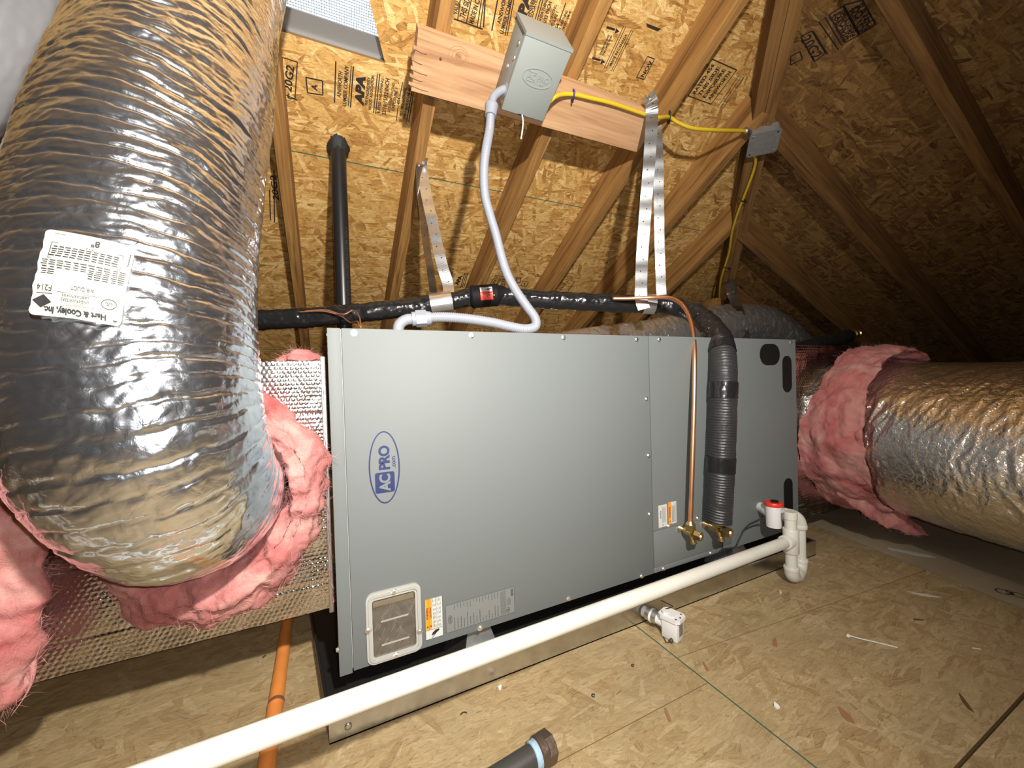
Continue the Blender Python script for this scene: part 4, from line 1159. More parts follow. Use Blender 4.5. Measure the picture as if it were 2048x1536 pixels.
el2 = [atY(828, 638, .928), atY(814, 639, .93), atY(803, 645, .932), atY(797, 655, .933), Vector((atY(796, 660, .933).x, .933, CZ1-.002))]
mb = MB(); mb.tube(catmull(el2, 6), .0125, 18); mb.build('elbow_connector', 'conduit_grey', cd, smooth=True)

yc = thing('yellow_cable', 'yellow cable running from disconnect box to the junction box', 'cable', atS(1220, 205, A_BLOCK-.008))
ypx = [(1098, 205, A_BLOCK-.04), (1110, 194, A_BLOCK-.03), (1125, 189, A_BLOCK-.014), (1148, 189, A_BLOCK-.007), (1180, 196, A_BLOCK-.007), (1225, 207, A_BLOCK-.007), (1288, 228, A_BLOCK-.007), (1316, 235, A_BLOCK-.010), (1338, 234, A_RAFT-.010), (1356, 245, A_RAFT-.022), (1385, 256, A_RAFT-.045), (1430, 260, A_RAFT-.05), (1470, 261, A_RAFT-.035), (1494, 262, A_RAFT-.022)]
mb = MB(); mb.tube(catmull([atS(*q) for q in ypx], 8), .0062, 12); mb.build('cable_sheath', 'cable_yellow', yc, smooth=True)
def staple(px, py, a, mat, d2=(-4, 18)):
    A = atS(px, py-11, a); Bq = atS(px+d2[0], py+10, a); up = Vector((0, -SA, -CA))*.012; r = Vector((.6, 0, 0)).normalized()*.004
    mb = MB(); mb.tube([A, A+up, Bq+up, Bq], .0026, 8); mb.build('cable_clip', mat, yc, smooth=True)
staple(1147, 190, A_BLOCK-.002, 'tie_blue'); staple(1339, 233, A_RAFT-.002, 'wire_dark')
yd = thing('yellow_cable', 'thin yellow cable running down the hip rafter from the junction box', 'cable', atS(1460, 480, A_RAFT))
ypx = [(1507, 304), (1511, 318), (1509, 335), (1500, 362), (1486, 398), (1474, 430), (1464, 465), (1459, 500), (1452, 525), (1444, 550), (1440, 570), (1438, 605)]
mb = MB(); mb.tube(catmull([atS(x, y, A_RAFT-.014) for x, y in ypx], 6), .0058, 10); mb.build('cable_sheath', 'cable_yellow', yd, smooth=True)
for px, py in ((1481, 397), (1450, 532)):
    A = atS(px-4, py-2, A_RAFT); Bq = atS(px+8, py+2, A_RAFT); up = Vector((0, -SA, -CA))*.02
    mb = MB(); mb.tube([A, A+up, Bq+up, Bq], .0025, 6); mb.build('cable_clip', 'wire_dark', yd, smooth=True)

jc = atS(1525, 272, A_RAFT)
jx = hx; jz = -hz; jy = jz.cross(jx)
MJ = Matrix((jx, jy, jz)).transposed().to_4x4(); MJ.translation = jc
jb = thing('junction_box', 'square steel junction box screwed under the hip rafter', 'electrical box', jc)
mb = MB(); mb.prism(rrect(-.050, -.050, .050, .050, .012), 0, .038); mb.build('box_body', 'junction_metal', jb, mat4=MJ, ang=40)
mb = MB(); mb.prism(rrect(-.053, -.053, .053, .053, .012), .038, .0405); cv = mb.build('cover_plate', 'junction_metal', jb, mat4=MJ)
for s in (-1, 1):
    mb = MB(); mb.lathe([(0, .004), (.002, .0036)], (s*.040, s*.040, .0405), (0, 0, 1), 10); mb.build('cover_screw', 'screw_zinc', cv, mat4=MJ)
    mb = MB(); mb.prism(ellipse(s*.041, -s*.041, .0035, .0035, 10), .0405, .0409); mb.build('screw_slot', 'plug_black', cv, mat4=MJ)
    mb = MB(); mb.prism(ellipse(s*.025, .0, .009, .011, 20), .012, .0122); mb.build('knockout', 'screw_zinc', jb, mat4=MJ @ Matrix.Translation((0, .0505*1, .008)) @ Matrix.Rotation(math.radians(-90), 4, 'X') @ Matrix.Translation((0, 0, -.012)))
cw = atS(1494, 262, A_RAFT-.022); mb = MB(); mb.tube([cw+Vector((-.012, 0, 0)), cw+Vector((.02, .004, 0))], .0105, 12); mb.build('cable_clamp', 'galvanized_dull', jb, smooth=True)

# ================================================================== HANGER STRAPS
def strap(ths, wd, width, parent, name='strap_band'):
    pts, L_ = resample(catmull(ths, 8), .006)
    ph = random.Random(len(pts)).uniform(0, 6)
    w_ = Vector(wd).normalized(); T_, _, _ = frames(pts)
    out = []
    for i, q in enumerate(pts):
        nn = T_[i].cross(w_); out.append(q+nn*(.0011*math.sin(i*.21+ph)+.0007*math.sin(i*.55+ph)))
    mb = MB(); mb.ribbon(out, w_, width, .0008); o = mb.build(name, 'strap_metal', parent, smooth=False)
    mb = MB(); acc = 0; T_, _, _ = frames(out)
    for i in range(5, len(out)-5, 7):
        wv = (w_-T_[i]*w_.dot(T_[i])).normalized(); nn = T_[i].cross(wv); off = wv*(((-1)**(i//7))*width*.10)
        for sgn in (-1, 1):
            cc = out[i]+off+nn*(.0008*sgn)
            mb.add([cc+(T_[i]*math.cos(t)+wv*math.sin(t))*.0022 for t in [2*math.pi*k/8 for k in range(8)]], [tuple(range(8))])
    o2 = mb.build('perforations', 'hole_dark', o); o2['kind'] = 'stuff'
    return o
def loop_band(center, axis, r, width, parent, a0=0, a1=360):
    axis = Vector(axis).normalized(); u_ = Vector((0, 0, 1)); u_ = (u_-axis*u_.dot(axis)).normalized(); v_ = axis.cross(u_)
    pts = [center+(u_*math.cos(math.radians(t))+v_*math.sin(math.radians(t)))*r for t in np.linspace(a0, a1, 40)]
    mb = MB(); mb.ribbon(pts, axis, width, .0009); return mb.build('strap_loop', 'strap_metal', parent, smooth=False)
top1 = atS(845, 322, A_RAFT)
st1 = thing('hanger_strap', 'short perforated galvanized strap hanging from the rafter left of the conduit', 'strap', top1, 'hanger straps holding the black line')
wd1 = Vector((.93, -.37, 0))
strap([atS(845, 316, A_RAFT+.03), atS(844, 335, A_RAFT-.004), atY(852, 385, 1.315), atY(866, 450, 1.29), atY(883, 525, 1.265), atY(896, 570, 1.25), atY(897, 600, 1.235)], wd1, .036, st1)
strap([atS(840, 330, A_RAFT-.002), atY(842, 390, 1.33), atY(848, 450, 1.32), atY(859, 530, 1.31), atY(867, 585, 1.31)], Vector((.85, .5, 0)), .034, st1)
ca = atY(872, 607, 1.272); loop_band(ca, (lp[6]-lp[4]), .0345, .036, st1)
ca = atY(893, 604, 1.262); loop_band(ca, (lp[6]-lp[4]), .0355, .036, st1)
mb = MB(); p = atS(846, 325, A_RAFT-.004); mb.lathe([(0, .006), (.003, .005)], p, (0, -SA, -CA), 10); mb.build('nail_head', 'screw_zinc', st1)
top2 = atS(1300, 200, A_BLOCK)
st2 = thing('hanger_strap', 'long double perforated galvanized strap hanging from the right end of the fresh board', 'strap', top2, 'hanger straps holding the black line')
wd2 = Vector((.86, -.5, 0))
strap([atS(1297, 190, A_BLOCK+.004), atS(1302, 202, A_BLOCK-.004), atS(1304, 225, A_BLOCK-.018), atY(1302, 270, .975), atY(1298, 330, .985), atY(1290, 430, 1.0), atY(1284, 520, 1.01), atY(1282, 590, 1.0), atY(1288, 618, .995)], wd2, .040, st2)
strap([atS(1314, 250, A_RAFT-.004), atY(1317, 335, 1.04), atY(1318, 430, 1.05), atY(1320, 520, 1.06), atY(1323, 590, 1.07)], wd2, .036, st2)
ca = atY(1296, 608, 1.022); loop_band(ca, (lp[10]-lp[8]), .0345, .040, st2)
for px, py in ((1297, 192), (1301, 199), (1303, 204)):
    p = atS(px, py, A_BLOCK-.003); mb = MB(); mb.lathe([(0, .0035), (.004, .003)], p, (0, -SA, -CA), 8); mb.build('nail_head', 'screw_zinc', st2)

# ================================================================== FOIL DUCTS
def foil_disp(seed, amp, kth, ks, slant=0.0, crease=None):
    ridged = lambda q: 1-2.4*np.abs(q)
    def f(s, th, p):
        cx, sx_ = np.cos(th), np.sin(th)
        big = noise3(cx*1.3+seed, sx_*1.3, s*4.0)
        warp = noise3(cx*1.6+seed*2, sx_*1.6+4, s*7.0)*.022+noise3(cx*4+seed*2, sx_*4+4, s*22.0)*.006
        ss = s+warp+slant*np.sin(th+seed)
        out = .005*big
        for k, (fs_, ft_, am) in enumerate(((1, 1, .50), (1.7, 1.5, .40), (2.9, 2.4, .30), (4.7, 4.2, .17))):
            a = noise3(cx*kth*ft_+seed*(k+1), sx_*kth*ft_+3*k, ss*ks*fs_+5*k)
            gate = .55+.9*noise3(cx*2.2+seed*k, sx_*2.2-k, s*9+k*3.)
            out = out+amp*am*ridged(a)*np.clip(gate, .1, 1.2)
        if crease:
            g_ = np.clip((s-crease)/.15, 0, 1)
            ph = (s+.35*warp+.0016*noise3(cx*6, sx_*6, s*60.))/.0172
            fr = np.abs(ph-np.round(ph))*.0172
            out = out*(1-.45*g_)-g_*.0021*np.exp(-(fr/.0017)**2)*np.clip(.8+1.2*noise3(cx*2.5+9, sx_*2.5, np.round(ph)*1.7), .15, 1.3)
        return out+.0006*noise3(p[..., 0]*70, p[..., 1]*70, p[..., 2]*70)+.0003*noise3(p[..., 0]*170, p[..., 1]*170, p[..., 2]*170)
    return f
fdk = thing('supply_duct', 'huge wrinkled silver foil flex duct coming down and elbowing into the plenum', 'flex duct', (-.2, .62, .30))
DK = [(-.125, .95, 1.62, .112), (-.15, .87, 1.42, .113), (-.168, .80, 1.25, .116), (-.184, .74, 1.08, .120), (-.196, .688, .93, .123), (-.207, .642, .76, .125), (-.205, .614, .64, .126), (-.193, .606, .55, .121), (-.178, .640, .478, .113), (-.172, .715, .450, .107), (-.172, .796, .448, .105)]
dpath, drad = catmull([q[:3] for q in DK], 12, [q[3] for q in DK])
_cl = np.concatenate([[0], np.cumsum([(dpath[i+1]-dpath[i]).length for i in range(len(dpath)-1)])]); _cl /= _cl[-1]
duct_o, dinfo = tube_np('duct_sleeve', dpath, lambda t: np.interp(t, _cl, drad)-.003, 420, foil_disp(3.3, .0034, 1.25, 46, .045, .62), 'duct_foil', fdk, .0018)
# sticker wrapped round the duct
P_, dirs_, s_, th_, base_, V_ = dinfo
n_, m_ = base_.shape[:2]
rel = base_-np.array(tuple(C0)); fwv = np.array(tuple(_fw)); dep = rel@fwv
pxx = 1024+F_PX*(rel@np.array(tuple(_r)))/dep; pyy = 768-F_PX*(rel@np.array(tuple(_u)))/dep
vis = (np.sum(dirs_*rel, -1) < 0)
def find(px, py):
    d = np.where(vis, (pxx-px)**2+(pyy-py)**2, 1e12); k = np.unravel_index(np.argmin(d), d.shape); return np.array([k[0], k[1]], float)
TL, TR, BR, BL = find(103, 464), find(275, 503), find(243, 655), find(72, 632)
for q in (TR, BR, BL):
    if q[1]-TL[1] > m_/2: q[1] -= m_
    if q[1]-TL[1] < -m_/2: q[1] += m_
Vmean = base_+dirs_*.0046
def lab_pos(u, v, lift=0.0):
    i, j = ((TL*(1-u)+TR*u)*(1-v)+(BL*(1-u)+BR*u)*v)
    i0 = int(np.clip(math.floor(i), 0, n_-2)); fi = i-i0; j0 = int(math.floor(j)); fj = j-j0
    g_ = lambda A_, a_, b2: A_[a_, b2 % m_]
    q = (g_(Vmean, i0, j0)*(1-fj)+g_(Vmean, i0, j0+1)*fj)*(1-fi)+(g_(Vmean, i0+1, j0)*(1-fj)+g_(Vmean, i0+1, j0+1)*fj)*fi
    dv = g_(dirs_, i0, j0)
    return q+dv*(lift+.0006*math.sin(v*21+u*3)+.0004*math.sin(v*47-u*5))
gu = 30; outline = np.zeros((gu+1, gu+1, 3))
for i in range(gu+1):
    for j in range(gu+1):
        u, v = j/gu, i/gu
        r_ = .06                                # rounded corners
        du = max(r_-u, u-(1-r_), 0); dv = max(r_-v, v-(1-r_), 0)
        if du > 0 and dv > 0 and math.hypot(du, dv) > r_:
            k = r_/math.hypot(du, dv); u = (r_-du*k) if u < .5 else (1-r_+du*k); v = (r_-dv*k) if v < .5 else (1-r_+dv*k)
        outline[i, j] = lab_pos(u, v, .0012)
stk = link_mesh('duct_sticker', grid_mesh('duct_sticker', outline), 'duct_label', fdk); stk['label'] = 'cream maker label printed upside down'
lpz = Print()                                  # label text space: 0..1 x 0..1, upside down on the duct
def LT(t, x, y, size, **k): lpz.text(t, x, y, size, **k)
LT('Hart & Cooley, Inc.', .50, .935, .085, bold=.004)
LT('*', .07, .93, .10, bold=.004)
LT('INSULATED FLEXIBLE DUCT', .45, .868, .024)
lpz.ring(.155, .79, .085, .062, .008); LT('UL', .155, .79, .07)
LT('CLASS 1', .44, .84, .026); LT('UNDERWRITERS', .52, .805, .042); LT('LABORATORIES', .52, .76, .042)
lpz.rect(.30, .728, .72, .733); LT('UL 181', .42, .705, .026); LT('AIR DUCT', .46, .668, .055)
LT('F214', .86, .70, .085); lpz.rect(.77, .757, .95, .763)
lpz.poly([(.87, .76+.015), (.98, .85), (.87, .925), (.76, .85)])
for i in range(7):
    y = .375+i*.026
    for x in np.arange(.04, .93, .085):
        if i > 3 and .42 < x < .78: continue
        lpz.rect(x, y, x+rn.uniform(.045, .075), y+.010)
lpz.frame(.11, .155, .90, .355, .006)
for i in range(5):
    y = .195+i*.030
    for x in np.arange(.15, .84, .075): lpz.rect(x, y, x+rn.uniform(.045, .068), y+.012)
LT('R-4.2', .48, .165, .04); LT('8"', .43, .085, .11, bold=.003); LT('PART NO.', .82, .045, .028)
for i in range(6): lpz.rect(.03, .12+i*.03, .045, .14+i*.03)
lv = [lab_pos(1-min(1, max(0, x)), min(1, max(0, 1-y)) if False else min(1, max(0, y)), .0018) for x, y, _ in lpz.v]
me = bpy.data.meshes.new('sticker_print'); me.from_pydata([tuple(v) for v in lv], [], lpz.f); me.update()
link_mesh('sticker_print', me, 'ink_black', stk)

# ---- foil bubble-wrap plenums
def bubble_face(name, x0, x1, z0, z1, y, parent, pitch=.0082, step=.0017):
    nx, nzz = int((x1-x0)/step), int((z1-z0)/step)
    X = np.linspace(x0, x1, nx)[None, :]; Z = np.linspace(z0, z1, nzz)[:, None]
    rowh = pitch*.866; r = np.floor(Z/rowh); 
    h = np.zeros((nzz, nx))
    for dr in (0, 1):
        rr = r+dr; off = (rr % 2)*pitch*.5
        cxn = np.round((X-off)/pitch)*pitch+off; d = np.sqrt((X-cxn)**2+(Z-rr*rowh)**2)/(pitch*.47)
        h = np.maximum(h, np.sqrt(np.clip(1-d**2, 0, 1)))
    squash = .55+.45*noise3(X*40, Z*40, 1.5)
    Y = y-.0021*h*np.clip(squash, .15, 1)+.0030*noise3(X*9, Z*9, .3)+.0016*noise3(X*30, Z*22, 7.3)
    for zc in np.arange(z0+.05, z1, .105): Y = Y+.0014*np.exp(-((Z-zc-.004*noise3(X*12, zc*30, 2.))/.0028)**2)
    V = np.stack([np.broadcast_to(X, Y.shape), Y, np.broadcast_to(Z, Y.shape)], -1)
    return link_mesh(name, grid_mesh(name, V), 'bubble_foil', parent)
lpn = thing('supply_plenum', 'foil bubble-wrapped supply plenum at the left end of the cabinet', 'plenum', (-.33, 1.0, .19))
mb = MB(); mb.box((-.72, .806, .192), (-.012, 1.25, .648), ch=.012); mb.build('plenum_box', 'bubble_foil', lpn, ang=40)
bubble_face('bubble_wrap', -.72, -.010, .190, .652, .802, lpn)
# seams of foil tape against the cabinet
mb = MB(); mb.box((-.012, .800, .180), (-.003, 1.25, .660), ch=.002); mb.build('flange', 'galvanized_dull', lpn)
rpn = thing('return_plenum', 'foil-wrapped return plenum at the right end of the cabinet', 'plenum', (1.8, 1.0, .09))
mb = MB(); mb.box((1.404, .806, .075), (2.15, 1.25, .692), ch=.01); mb.build('plenum_box', 'dull_foil', rpn, ang=40)
bubble_face('bubble_wrap', 1.404, 2.15, .074, .694, .803, rpn, .011, .0026)
mb = MB(); mb.box((1.395, .790, .080), (1.412, .815, .700), ch=.002); mb.build('flange', 'galvanized_dull', rpn)

# ---- return duct on the right
rdk = thing('return_duct', 'large golden-lit foil flex duct running off the right edge', 'flex duct', (1.7, .5, .12))
rpath = catmull([(1.765, .800, .385), (1.755, .70, .382), (1.735, .58, .375), (1.69, .42, .366), (1.63, .22, .36), (1.55, -.05, .355), (1.45, -.40, .35)], 12)
tube_np('duct_sleeve', rpath, .245, 460, foil_disp(8.1, .0062, 2.4, 26, .05), 'return_foil', rdk, .0036)
# ---- flex duct behind the cabinet
bdk = thing('branch_duct', 'foil flex duct humping up behind the cabinet under its own strap', 'flex duct', (2.2, 1.6, .6))
bpath = catmull([(.55, 1.66, .50), (1.0, 1.62, .665), (1.6, 1.60, .755), (2.1, 1.60, .850), (2.40, 1.60, .885), (2.65, 1.60, .86), (2.95, 1.62, .72), (3.2, 1.62, .46)], 12)
tube_np('duct_sleeve', bpath, .145, 200, foil_disp(5.7, .0095, 2.4, 24, .03), 'dull_foil', bdk, .006)
st3 = thing('hanger_strap', 'short galvanized strap at the hip rafter holding the rear foil duct', 'strap', atS(1456, 566, A_RAFT))
strap([atS(1452, 563, A_RAFT-.006), atS(1462, 566, A_RAFT-.012), atS(1464, 590, A_RAFT-.02), atY(1474, 612, 1.52), atY(1484, 640, 1.47), atY(1492, 690, 1.45)], Vector((.9, -.4, 0)), .060, st3)
# ---- blurred grey duct beyond the big one
gdk = thing('upper_duct', 'soft grey duct behind the big foil duct in the top left corner', 'flex duct', atY(18, 60, 1.05))
gpath = catmull([atY(150, -160, 1.12), atY(80, -60, 1.08), atY(18, 60, 1.05), atY(-70, 190, 1.04), atY(-220, 300, 1.04), atY(-480, 430, 1.08), atY(-900, 600, 1.15)], 10)
tube_np('duct_sleeve', gpath, .062, 120, foil_disp(2.2, .0022, 1.8, 12, .03), 'grey_jacket', gdk, .006)

# ================================================================== PINK GLASS-FIBRE INSULATION
def fuzz(name, V, parent, count, ln, seed, mat='pink_fuzz'):
    """loose fibres standing off a displaced skin"""
    rg = np.random.RandomState(seed); n, m = V.shape[:2]
    i = rg.randint(1, n-1, count); j = rg.randint(0, m-1, count)
    p = V[i, j]; du = V[i, (j+1) % m]-V[i, (j-1) % m]; dv = V[i+1 if False else np.minimum(i+1, n-1), j]-V[i-1, j]
    nn = np.cross(du, dv); nn /= (np.linalg.norm(nn, axis=1)[:, None]+1e-9)
    sg = rg.choice([-1, 1], (count, 1)); t = rg.normal(size=(count, 3)); t /= np.linalg.norm(t, axis=1)[:, None]
    d = nn*sg*.6+t*.8; L_ = ln*rg.uniform(.3, 1, (count, 1)); side = np.cross(d, rg.normal(size=(count, 3))); side /= (np.linalg.norm(side, axis=1)[:, None]+1e-9)
    w_ = .00016
    vs = np.stack([p-side*w_, p+side*w_, p+d*L_*.55+t*L_*.2, p+d*L_+t*L_*.5], 1).reshape(-1, 3)
    k = np.arange(count)*4
    fs = np.stack([k, k+1, k+2], 1).tolist()+np.stack([k+1, k+3, k+2], 1).tolist()
    me = bpy.data.meshes.new(name); me.from_pydata(vs.tolist(), [], fs); me.update()
    o = link_mesh(name, me, mat, parent); o['kind'] = 'stuff'; return o
def batt(name, pos, n, m, parent, amp=.012, k=16, closed=False, seed=0, nf=2600, ln=.018):
    """pos(u[n,1], v[1,m]) -> base points; displaced along normals by layered noise"""
    u = np.linspace(0, 1, n)[:, None]; v = (np.arange(m)/(m if closed else m-1))[None, :]
    V = pos(u, v)
    du = np.gradient(V, axis=0); dv = (np.roll(V, -1, 1)-np.roll(V, 1, 1)) if closed else np.gradient(V, axis=1)
    nn = np.cross(du, dv); nn /= (np.linalg.norm(nn, axis=-1)[..., None]+1e-9)
    d = amp*(1.1*nz(V, k, seed)+.55*nz(V, k*2.1, seed+3)+.16*(1-2*np.abs(nz(V, k*3.1, seed+5)))+.07*nz(V, k*8, seed+7))
    V = V+nn*d[..., None]
    o = link_mesh(name, grid_mesh(name, V, closed), 'pink_fiber', parent)
    if nf: fuzz('loose_fibres', V, o, nf, ln, seed+1)
    return V
def ring_batt(cx, cy0, cz, prof, jit, seed):
    prof = np.array(prof)
    def f(u, v):
        t = u*(len(prof)-1); i = np.minimum(np.floor(t).astype(int), len(prof)-2); fr = t-i
        y = prof[i, 0]*(1-fr)+prof[i+1, 0]*fr; r = prof[i, 1]*(1-fr)+prof[i+1, 1]*fr; rag = prof[i, 2]*(1-fr)+prof[i+1, 2]*fr
        a = v*2*np.pi
        w_ = noise3(np.cos(a)*1.6+seed, np.sin(a)*1.6, .5)+.5*noise3(np.cos(a)*4+seed, np.sin(a)*4, 2.5)
        rr = r*(1+jit*w_*rag+.20*rag*np.clip(-np.sin(a), 0, 1)**2); yy = y+rag*.02*noise3(np.cos(a)*3-seed, np.sin(a)*3, 5.)
        X = cx+rr*np.cos(a); Z = cz+rr*np.sin(a); Y = cy0+yy*(1-.62*np.clip(-np.cos(a)*1.3, 0, 1))
        return np.stack(np.broadcast_arrays(X, Y, Z), -1)
    return f
c1 = thing('insulation_collar', 'pink fibre collar where the big duct meets the left plenum', 'insulation', (-.2, .75, .24), 'pink insulation')
batt('fibre_batt', ring_batt(-.175, .80, .445, [(-.004, .105, 0), (-.006, .155, 1), (-.022, .170, 1), (-.05, .172, 1), (-.085, .158, 1), (-.108, .140, .6), (-.103, .122, .3), (-.06, .108, 0)], .06, 2.1), 70, 420, c1, .010, 24, True, 3, 12000, .015)
c2_ = thing('insulation_flap', 'torn pink fibre flap hanging from the left plenum at the picture edge', 'insulation', (-.46, .76, .18), 'pink insulation')
def flap(u, v):
    a = v*2*np.pi
    prof = np.interp(u, [0, .08, .3, .55, .78, .90, .96, 1], [.02, .10, .125, .110, .090, .075, .04, .004])
    zc = .56-.40*u; xc = -.490+.02*np.sin(u*5)+.13*np.clip(u-.42, 0, 1)
    X = xc+prof*np.cos(a); Y = .765-.02*u+.040*np.clip(prof/.12, 0, 1)*np.sin(a); Z = zc+.02*np.cos(a)*u+0*a
    return np.stack(np.broadcast_arrays(X, Y, Z), -1)
batt('fibre_batt', flap, 150, 150, c2_, .014, 17, True, 11, 6000, .018)
tl = [atY(66, 1310, .752), atY(66, 1345, .75), atY(60, 1372, .75), atY(45, 1400, .75), atY(22, 1432, .748)]
mb = MB(); ps = catmull(tl, 6); mb.tube(ps, [.0045*(1-i/len(ps))**2+.0004 for i in range(len(ps))], 8); mb.build('hanging_wisp', 'pink_fuzz', c2_, smooth=True)
c3_ = thing('insulation_strip', 'small pink fibre scrap on top of the left plenum beside the cabinet', 'insulation', (-.04, .83, .652), 'pink insulation')
batt('fibre_batt', lambda u, v: np.stack(np.broadcast_arrays(-.085+.078*u+0*v, .812+.05*v+.006*np.sin(u*9), .653+.020*np.sin(np.pi*u)**.7*np.sin(np.pi*v)), -1), 40, 40, c3_, .006, 40, False, 5, 700, .012)
mbx = lambda u, v: np.stack(np.broadcast_arrays(-.006-.004*np.sin(v*3.1), .795+.012*u, .20+.45*v), -1)
batt('fibre_edge', mbx, 14, 160, c3_, .004, 40, False, 6, 500, .008)
c4_ = thing('insulation_sleeve', 'wide pink fibre sleeve around the start of the right-hand duct', 'insulation', (1.75, .70, .10), 'pink insulation')
def sleeve(u, v):
    a = v*2*np.pi; ca, sa = np.cos(a), np.sin(a)
    w_ = noise3(ca*1.5+4, sa*1.5, .5)+.45*noise3(ca*4+4, sa*4, 2.5)
    # u 0..0.5 outer skin from the plenum to the rim, 0.5..1 back inside
    out = np.clip(u/.55, 0, 1); inn = np.clip((u-.55)/.45, 0, 1)
    rim = .185+.030*w_+.035*np.clip(-sa, 0, 1)+.02*np.clip(sa, 0, 1)
    st_ = .10*np.clip(-.45*ca+.90*sa-.45, 0, 1)+.012*np.clip(w_, 0, 1)
    Yl = (st_+(rim-st_)*out)*(1-inn)+(st_+.03)*inn
    r = .285+.012*w_-.010*out-.022*inn+.016*np.sin(np.pi*out)+.010*np.clip(sa, 0, 1)
    tx = -.02*(Yl/.18)
    X = 1.765+tx+r*ca; Z = .385+r*sa; Y = .802-Yl
    return np.stack(np.broadcast_arrays(X, Y, Z), -1)
batt('fibre_batt', sleeve, 150, 460, c4_, .013, 13, True, 21, 12000, .014)
def droop(u, v):
    a = v*2*np.pi; r = np.interp(u, [0, .1, .5, .85, 1], [.01, .05, .05, .03, .004])
    p0_, p1_, p2_ = np.array([1.56, .70, .22]), np.array([1.60, .63, .125]), np.array([1.69, .545, .075])
    uu = u[..., None] if u.ndim == 2 else u
    cpt = (1-uu)**2*p0_+2*uu*(1-uu)*p1_+uu**2*p2_
    off = np.stack(np.broadcast_arrays(r*np.cos(a)*.8, -r*np.cos(a)*.5, r*np.sin(a)*.7), -1)
    return cpt+off
batt('fibre_flap', droop, 70, 90, c4_, .010, 22, True, 31, 2500, .013)

# ================================================================== CONDENSATE PIPING
PR = .0148
cdn = thing('condensate_drain', 'long white plastic drain pipe with its trap on the floor', 'drain pipe', (1.16, .65, .0))
lx_, ly_ = 1.165, .652
rx_, ry_ = 1.238, .668
pA = Vector((lx_, ly_, .128)); pB = atY(345, 1536, .535)
dirp = (pB-pA).normalized(); pEnd = pA+dirp*2.1
mb = MB(); mb.tube([pA+dirp*.02, pEnd], PR, 28); mb.build('drain_pipe', 'pvc_white', cdn, ang=40)
mb = MB(); mb.tube([(lx_, ly_, .040), (lx_, ly_, .205)], PR*.98, 28); mb.build('trap_leg', 'pvc_white', cdn, ang=40)
mb = MB(); mb.lathe([(0, .0185), (.002, .0195), (.066, .0195), (.068, .0185)], (lx_, ly_, .094), (0, 0, 1), 28)
mb.lathe([(0, .018), (.034, .0192), (.036, .0178)], pA, dirp, 28); mb.build('tee', 'pvc_white', cdn, ang=40)
mb = MB(); mb.lathe([(0, .0166), (.018, .0166), (.020, .0145)], (lx_, ly_, .190), (0, 0, 1), 28); mb.build('cleanout_end', 'pvc_white', cdn, ang=40)
mb = MB(); mb.tube([(rx_, ry_, .040), (rx_, ry_, .155)], PR*.98, 28); mb.build('trap_leg', 'pvc_white', cdn, ang=40)
def elbow(a, c_, b_, r0, name='elbow'):
    pts = []
    a, c_, b_ = Vector(a), Vector(c_), Vector(b_)
    for i in range(15):
        t = i/14; pts.append(a*(1-t)**2+c_*2*t*(1-t)+b_*t*t)
    mb = MB(); mb.tube(pts, r0, 28)
    for q, d in ((a, (a-c_).normalized()), (b_, (b_-c_).normalized())): mb.lathe([(-.006, r0*1.0), (-.002, r0*1.07), (.006, r0*1.07), (.0075, r0*1.0)], q, d, 28)
    return mb.build(name, 'pvc_white', cdn, ang=40)
mid = (Vector((lx_, ly_, .0195))+Vector((rx_, ry_, .0195)))/2
elbow((lx_, ly_, .048), (lx_, ly_, .0195), mid+(Vector((lx_, ly_, .0195))-mid)*.12, .0178)
elbow((rx_, ry_, .048), (rx_, ry_, .0195), mid+(Vector((rx_, ry_, .0195))-mid)*.12, .0178)
sx_, sy_ = 1.172, .702
elbow((rx_, ry_, .150), (rx_, ry_, .182), (rx_-.034, ry_+.018, .184), .0178)
mb = MB(); mb.tube([(rx_-.03, ry_+.016, .184), (sx_+.01, sy_, .184)], .0148, 24); mb.build('cross_pipe', 'pvc_white', cdn, ang=40)
pp_ = atY(1530, 1043, CY0)
fs = thing('float_switch', 'red-capped white overflow switch on the cabinet drain outlet', 'float switch', (sx_, sy_, .15))
mb = MB(); mb.lathe([(0, .0200), (.060, .0212), (.062, .0205)], (sx_, sy_, .150), (0, 0, 1), 28); mb.build('switch_body', 'pvc_bright', fs, ang=40)
mb = MB(); mb.lathe([(0, .0165), (.030, .0165), (.034, .0150), (.060, .0150)], (sx_, sy_, .184), (.45, 1, .06), 24); mb.build('inlet_stub', 'pvc_bright', fs, ang=40)
mb = MB(); mb.lathe([(0, .0222), (.002, .0232), (.009, .0232), (.011, .022)], (sx_, sy_, .2115), (0, 0, 1), 28); cpd = mb.build('red_cap', 'cap_red', fs, ang=40)
mb = MB(); mb.lathe([(0, .010), (.004, .010)], (sx_+.002, sy_-.002, .2225), (0, 0, 1), 18); mb.build('cap_knob', 'plug_black', cpd)
wr = thing('switch_wire', 'thin black twisted wire along the cabinet from the float switch', 'wire', atY(1470, 1085, .752))
wp = [Vector((sx_-.012, sy_, .222)), atY(1541, 1018, .70), atY(1534, 1017, .72), atY(1522, 1036, .745), atY(1500, 1048, .754), atY(1488, 1060, .754), atY(1478, 1080, .752), atY(1470, 1094, .75), atY(1448, 1098, .75), atY(1440, 1103, .748)]
mb = MB(); mb.tube(catmull(wp, 8), .0021, 8); mb.build('wire_strand', 'wire_dark', wr, smooth=True)
wp = [atY(1530, 1046, .735), atY(1515, 1049, .75), atY(1498, 1055, .754), atY(1486, 1064, .753), atY(1477, 1083, .751)]
mb = MB(); mb.tube(catmull(wp, 8), .0018, 8); mb.build('wire_strand', 'wire_dark', wr, smooth=True)
wp = [atY(1445, 1068, .745), atY(1445, 1085, .752), atY(1446, 1099, .752)]
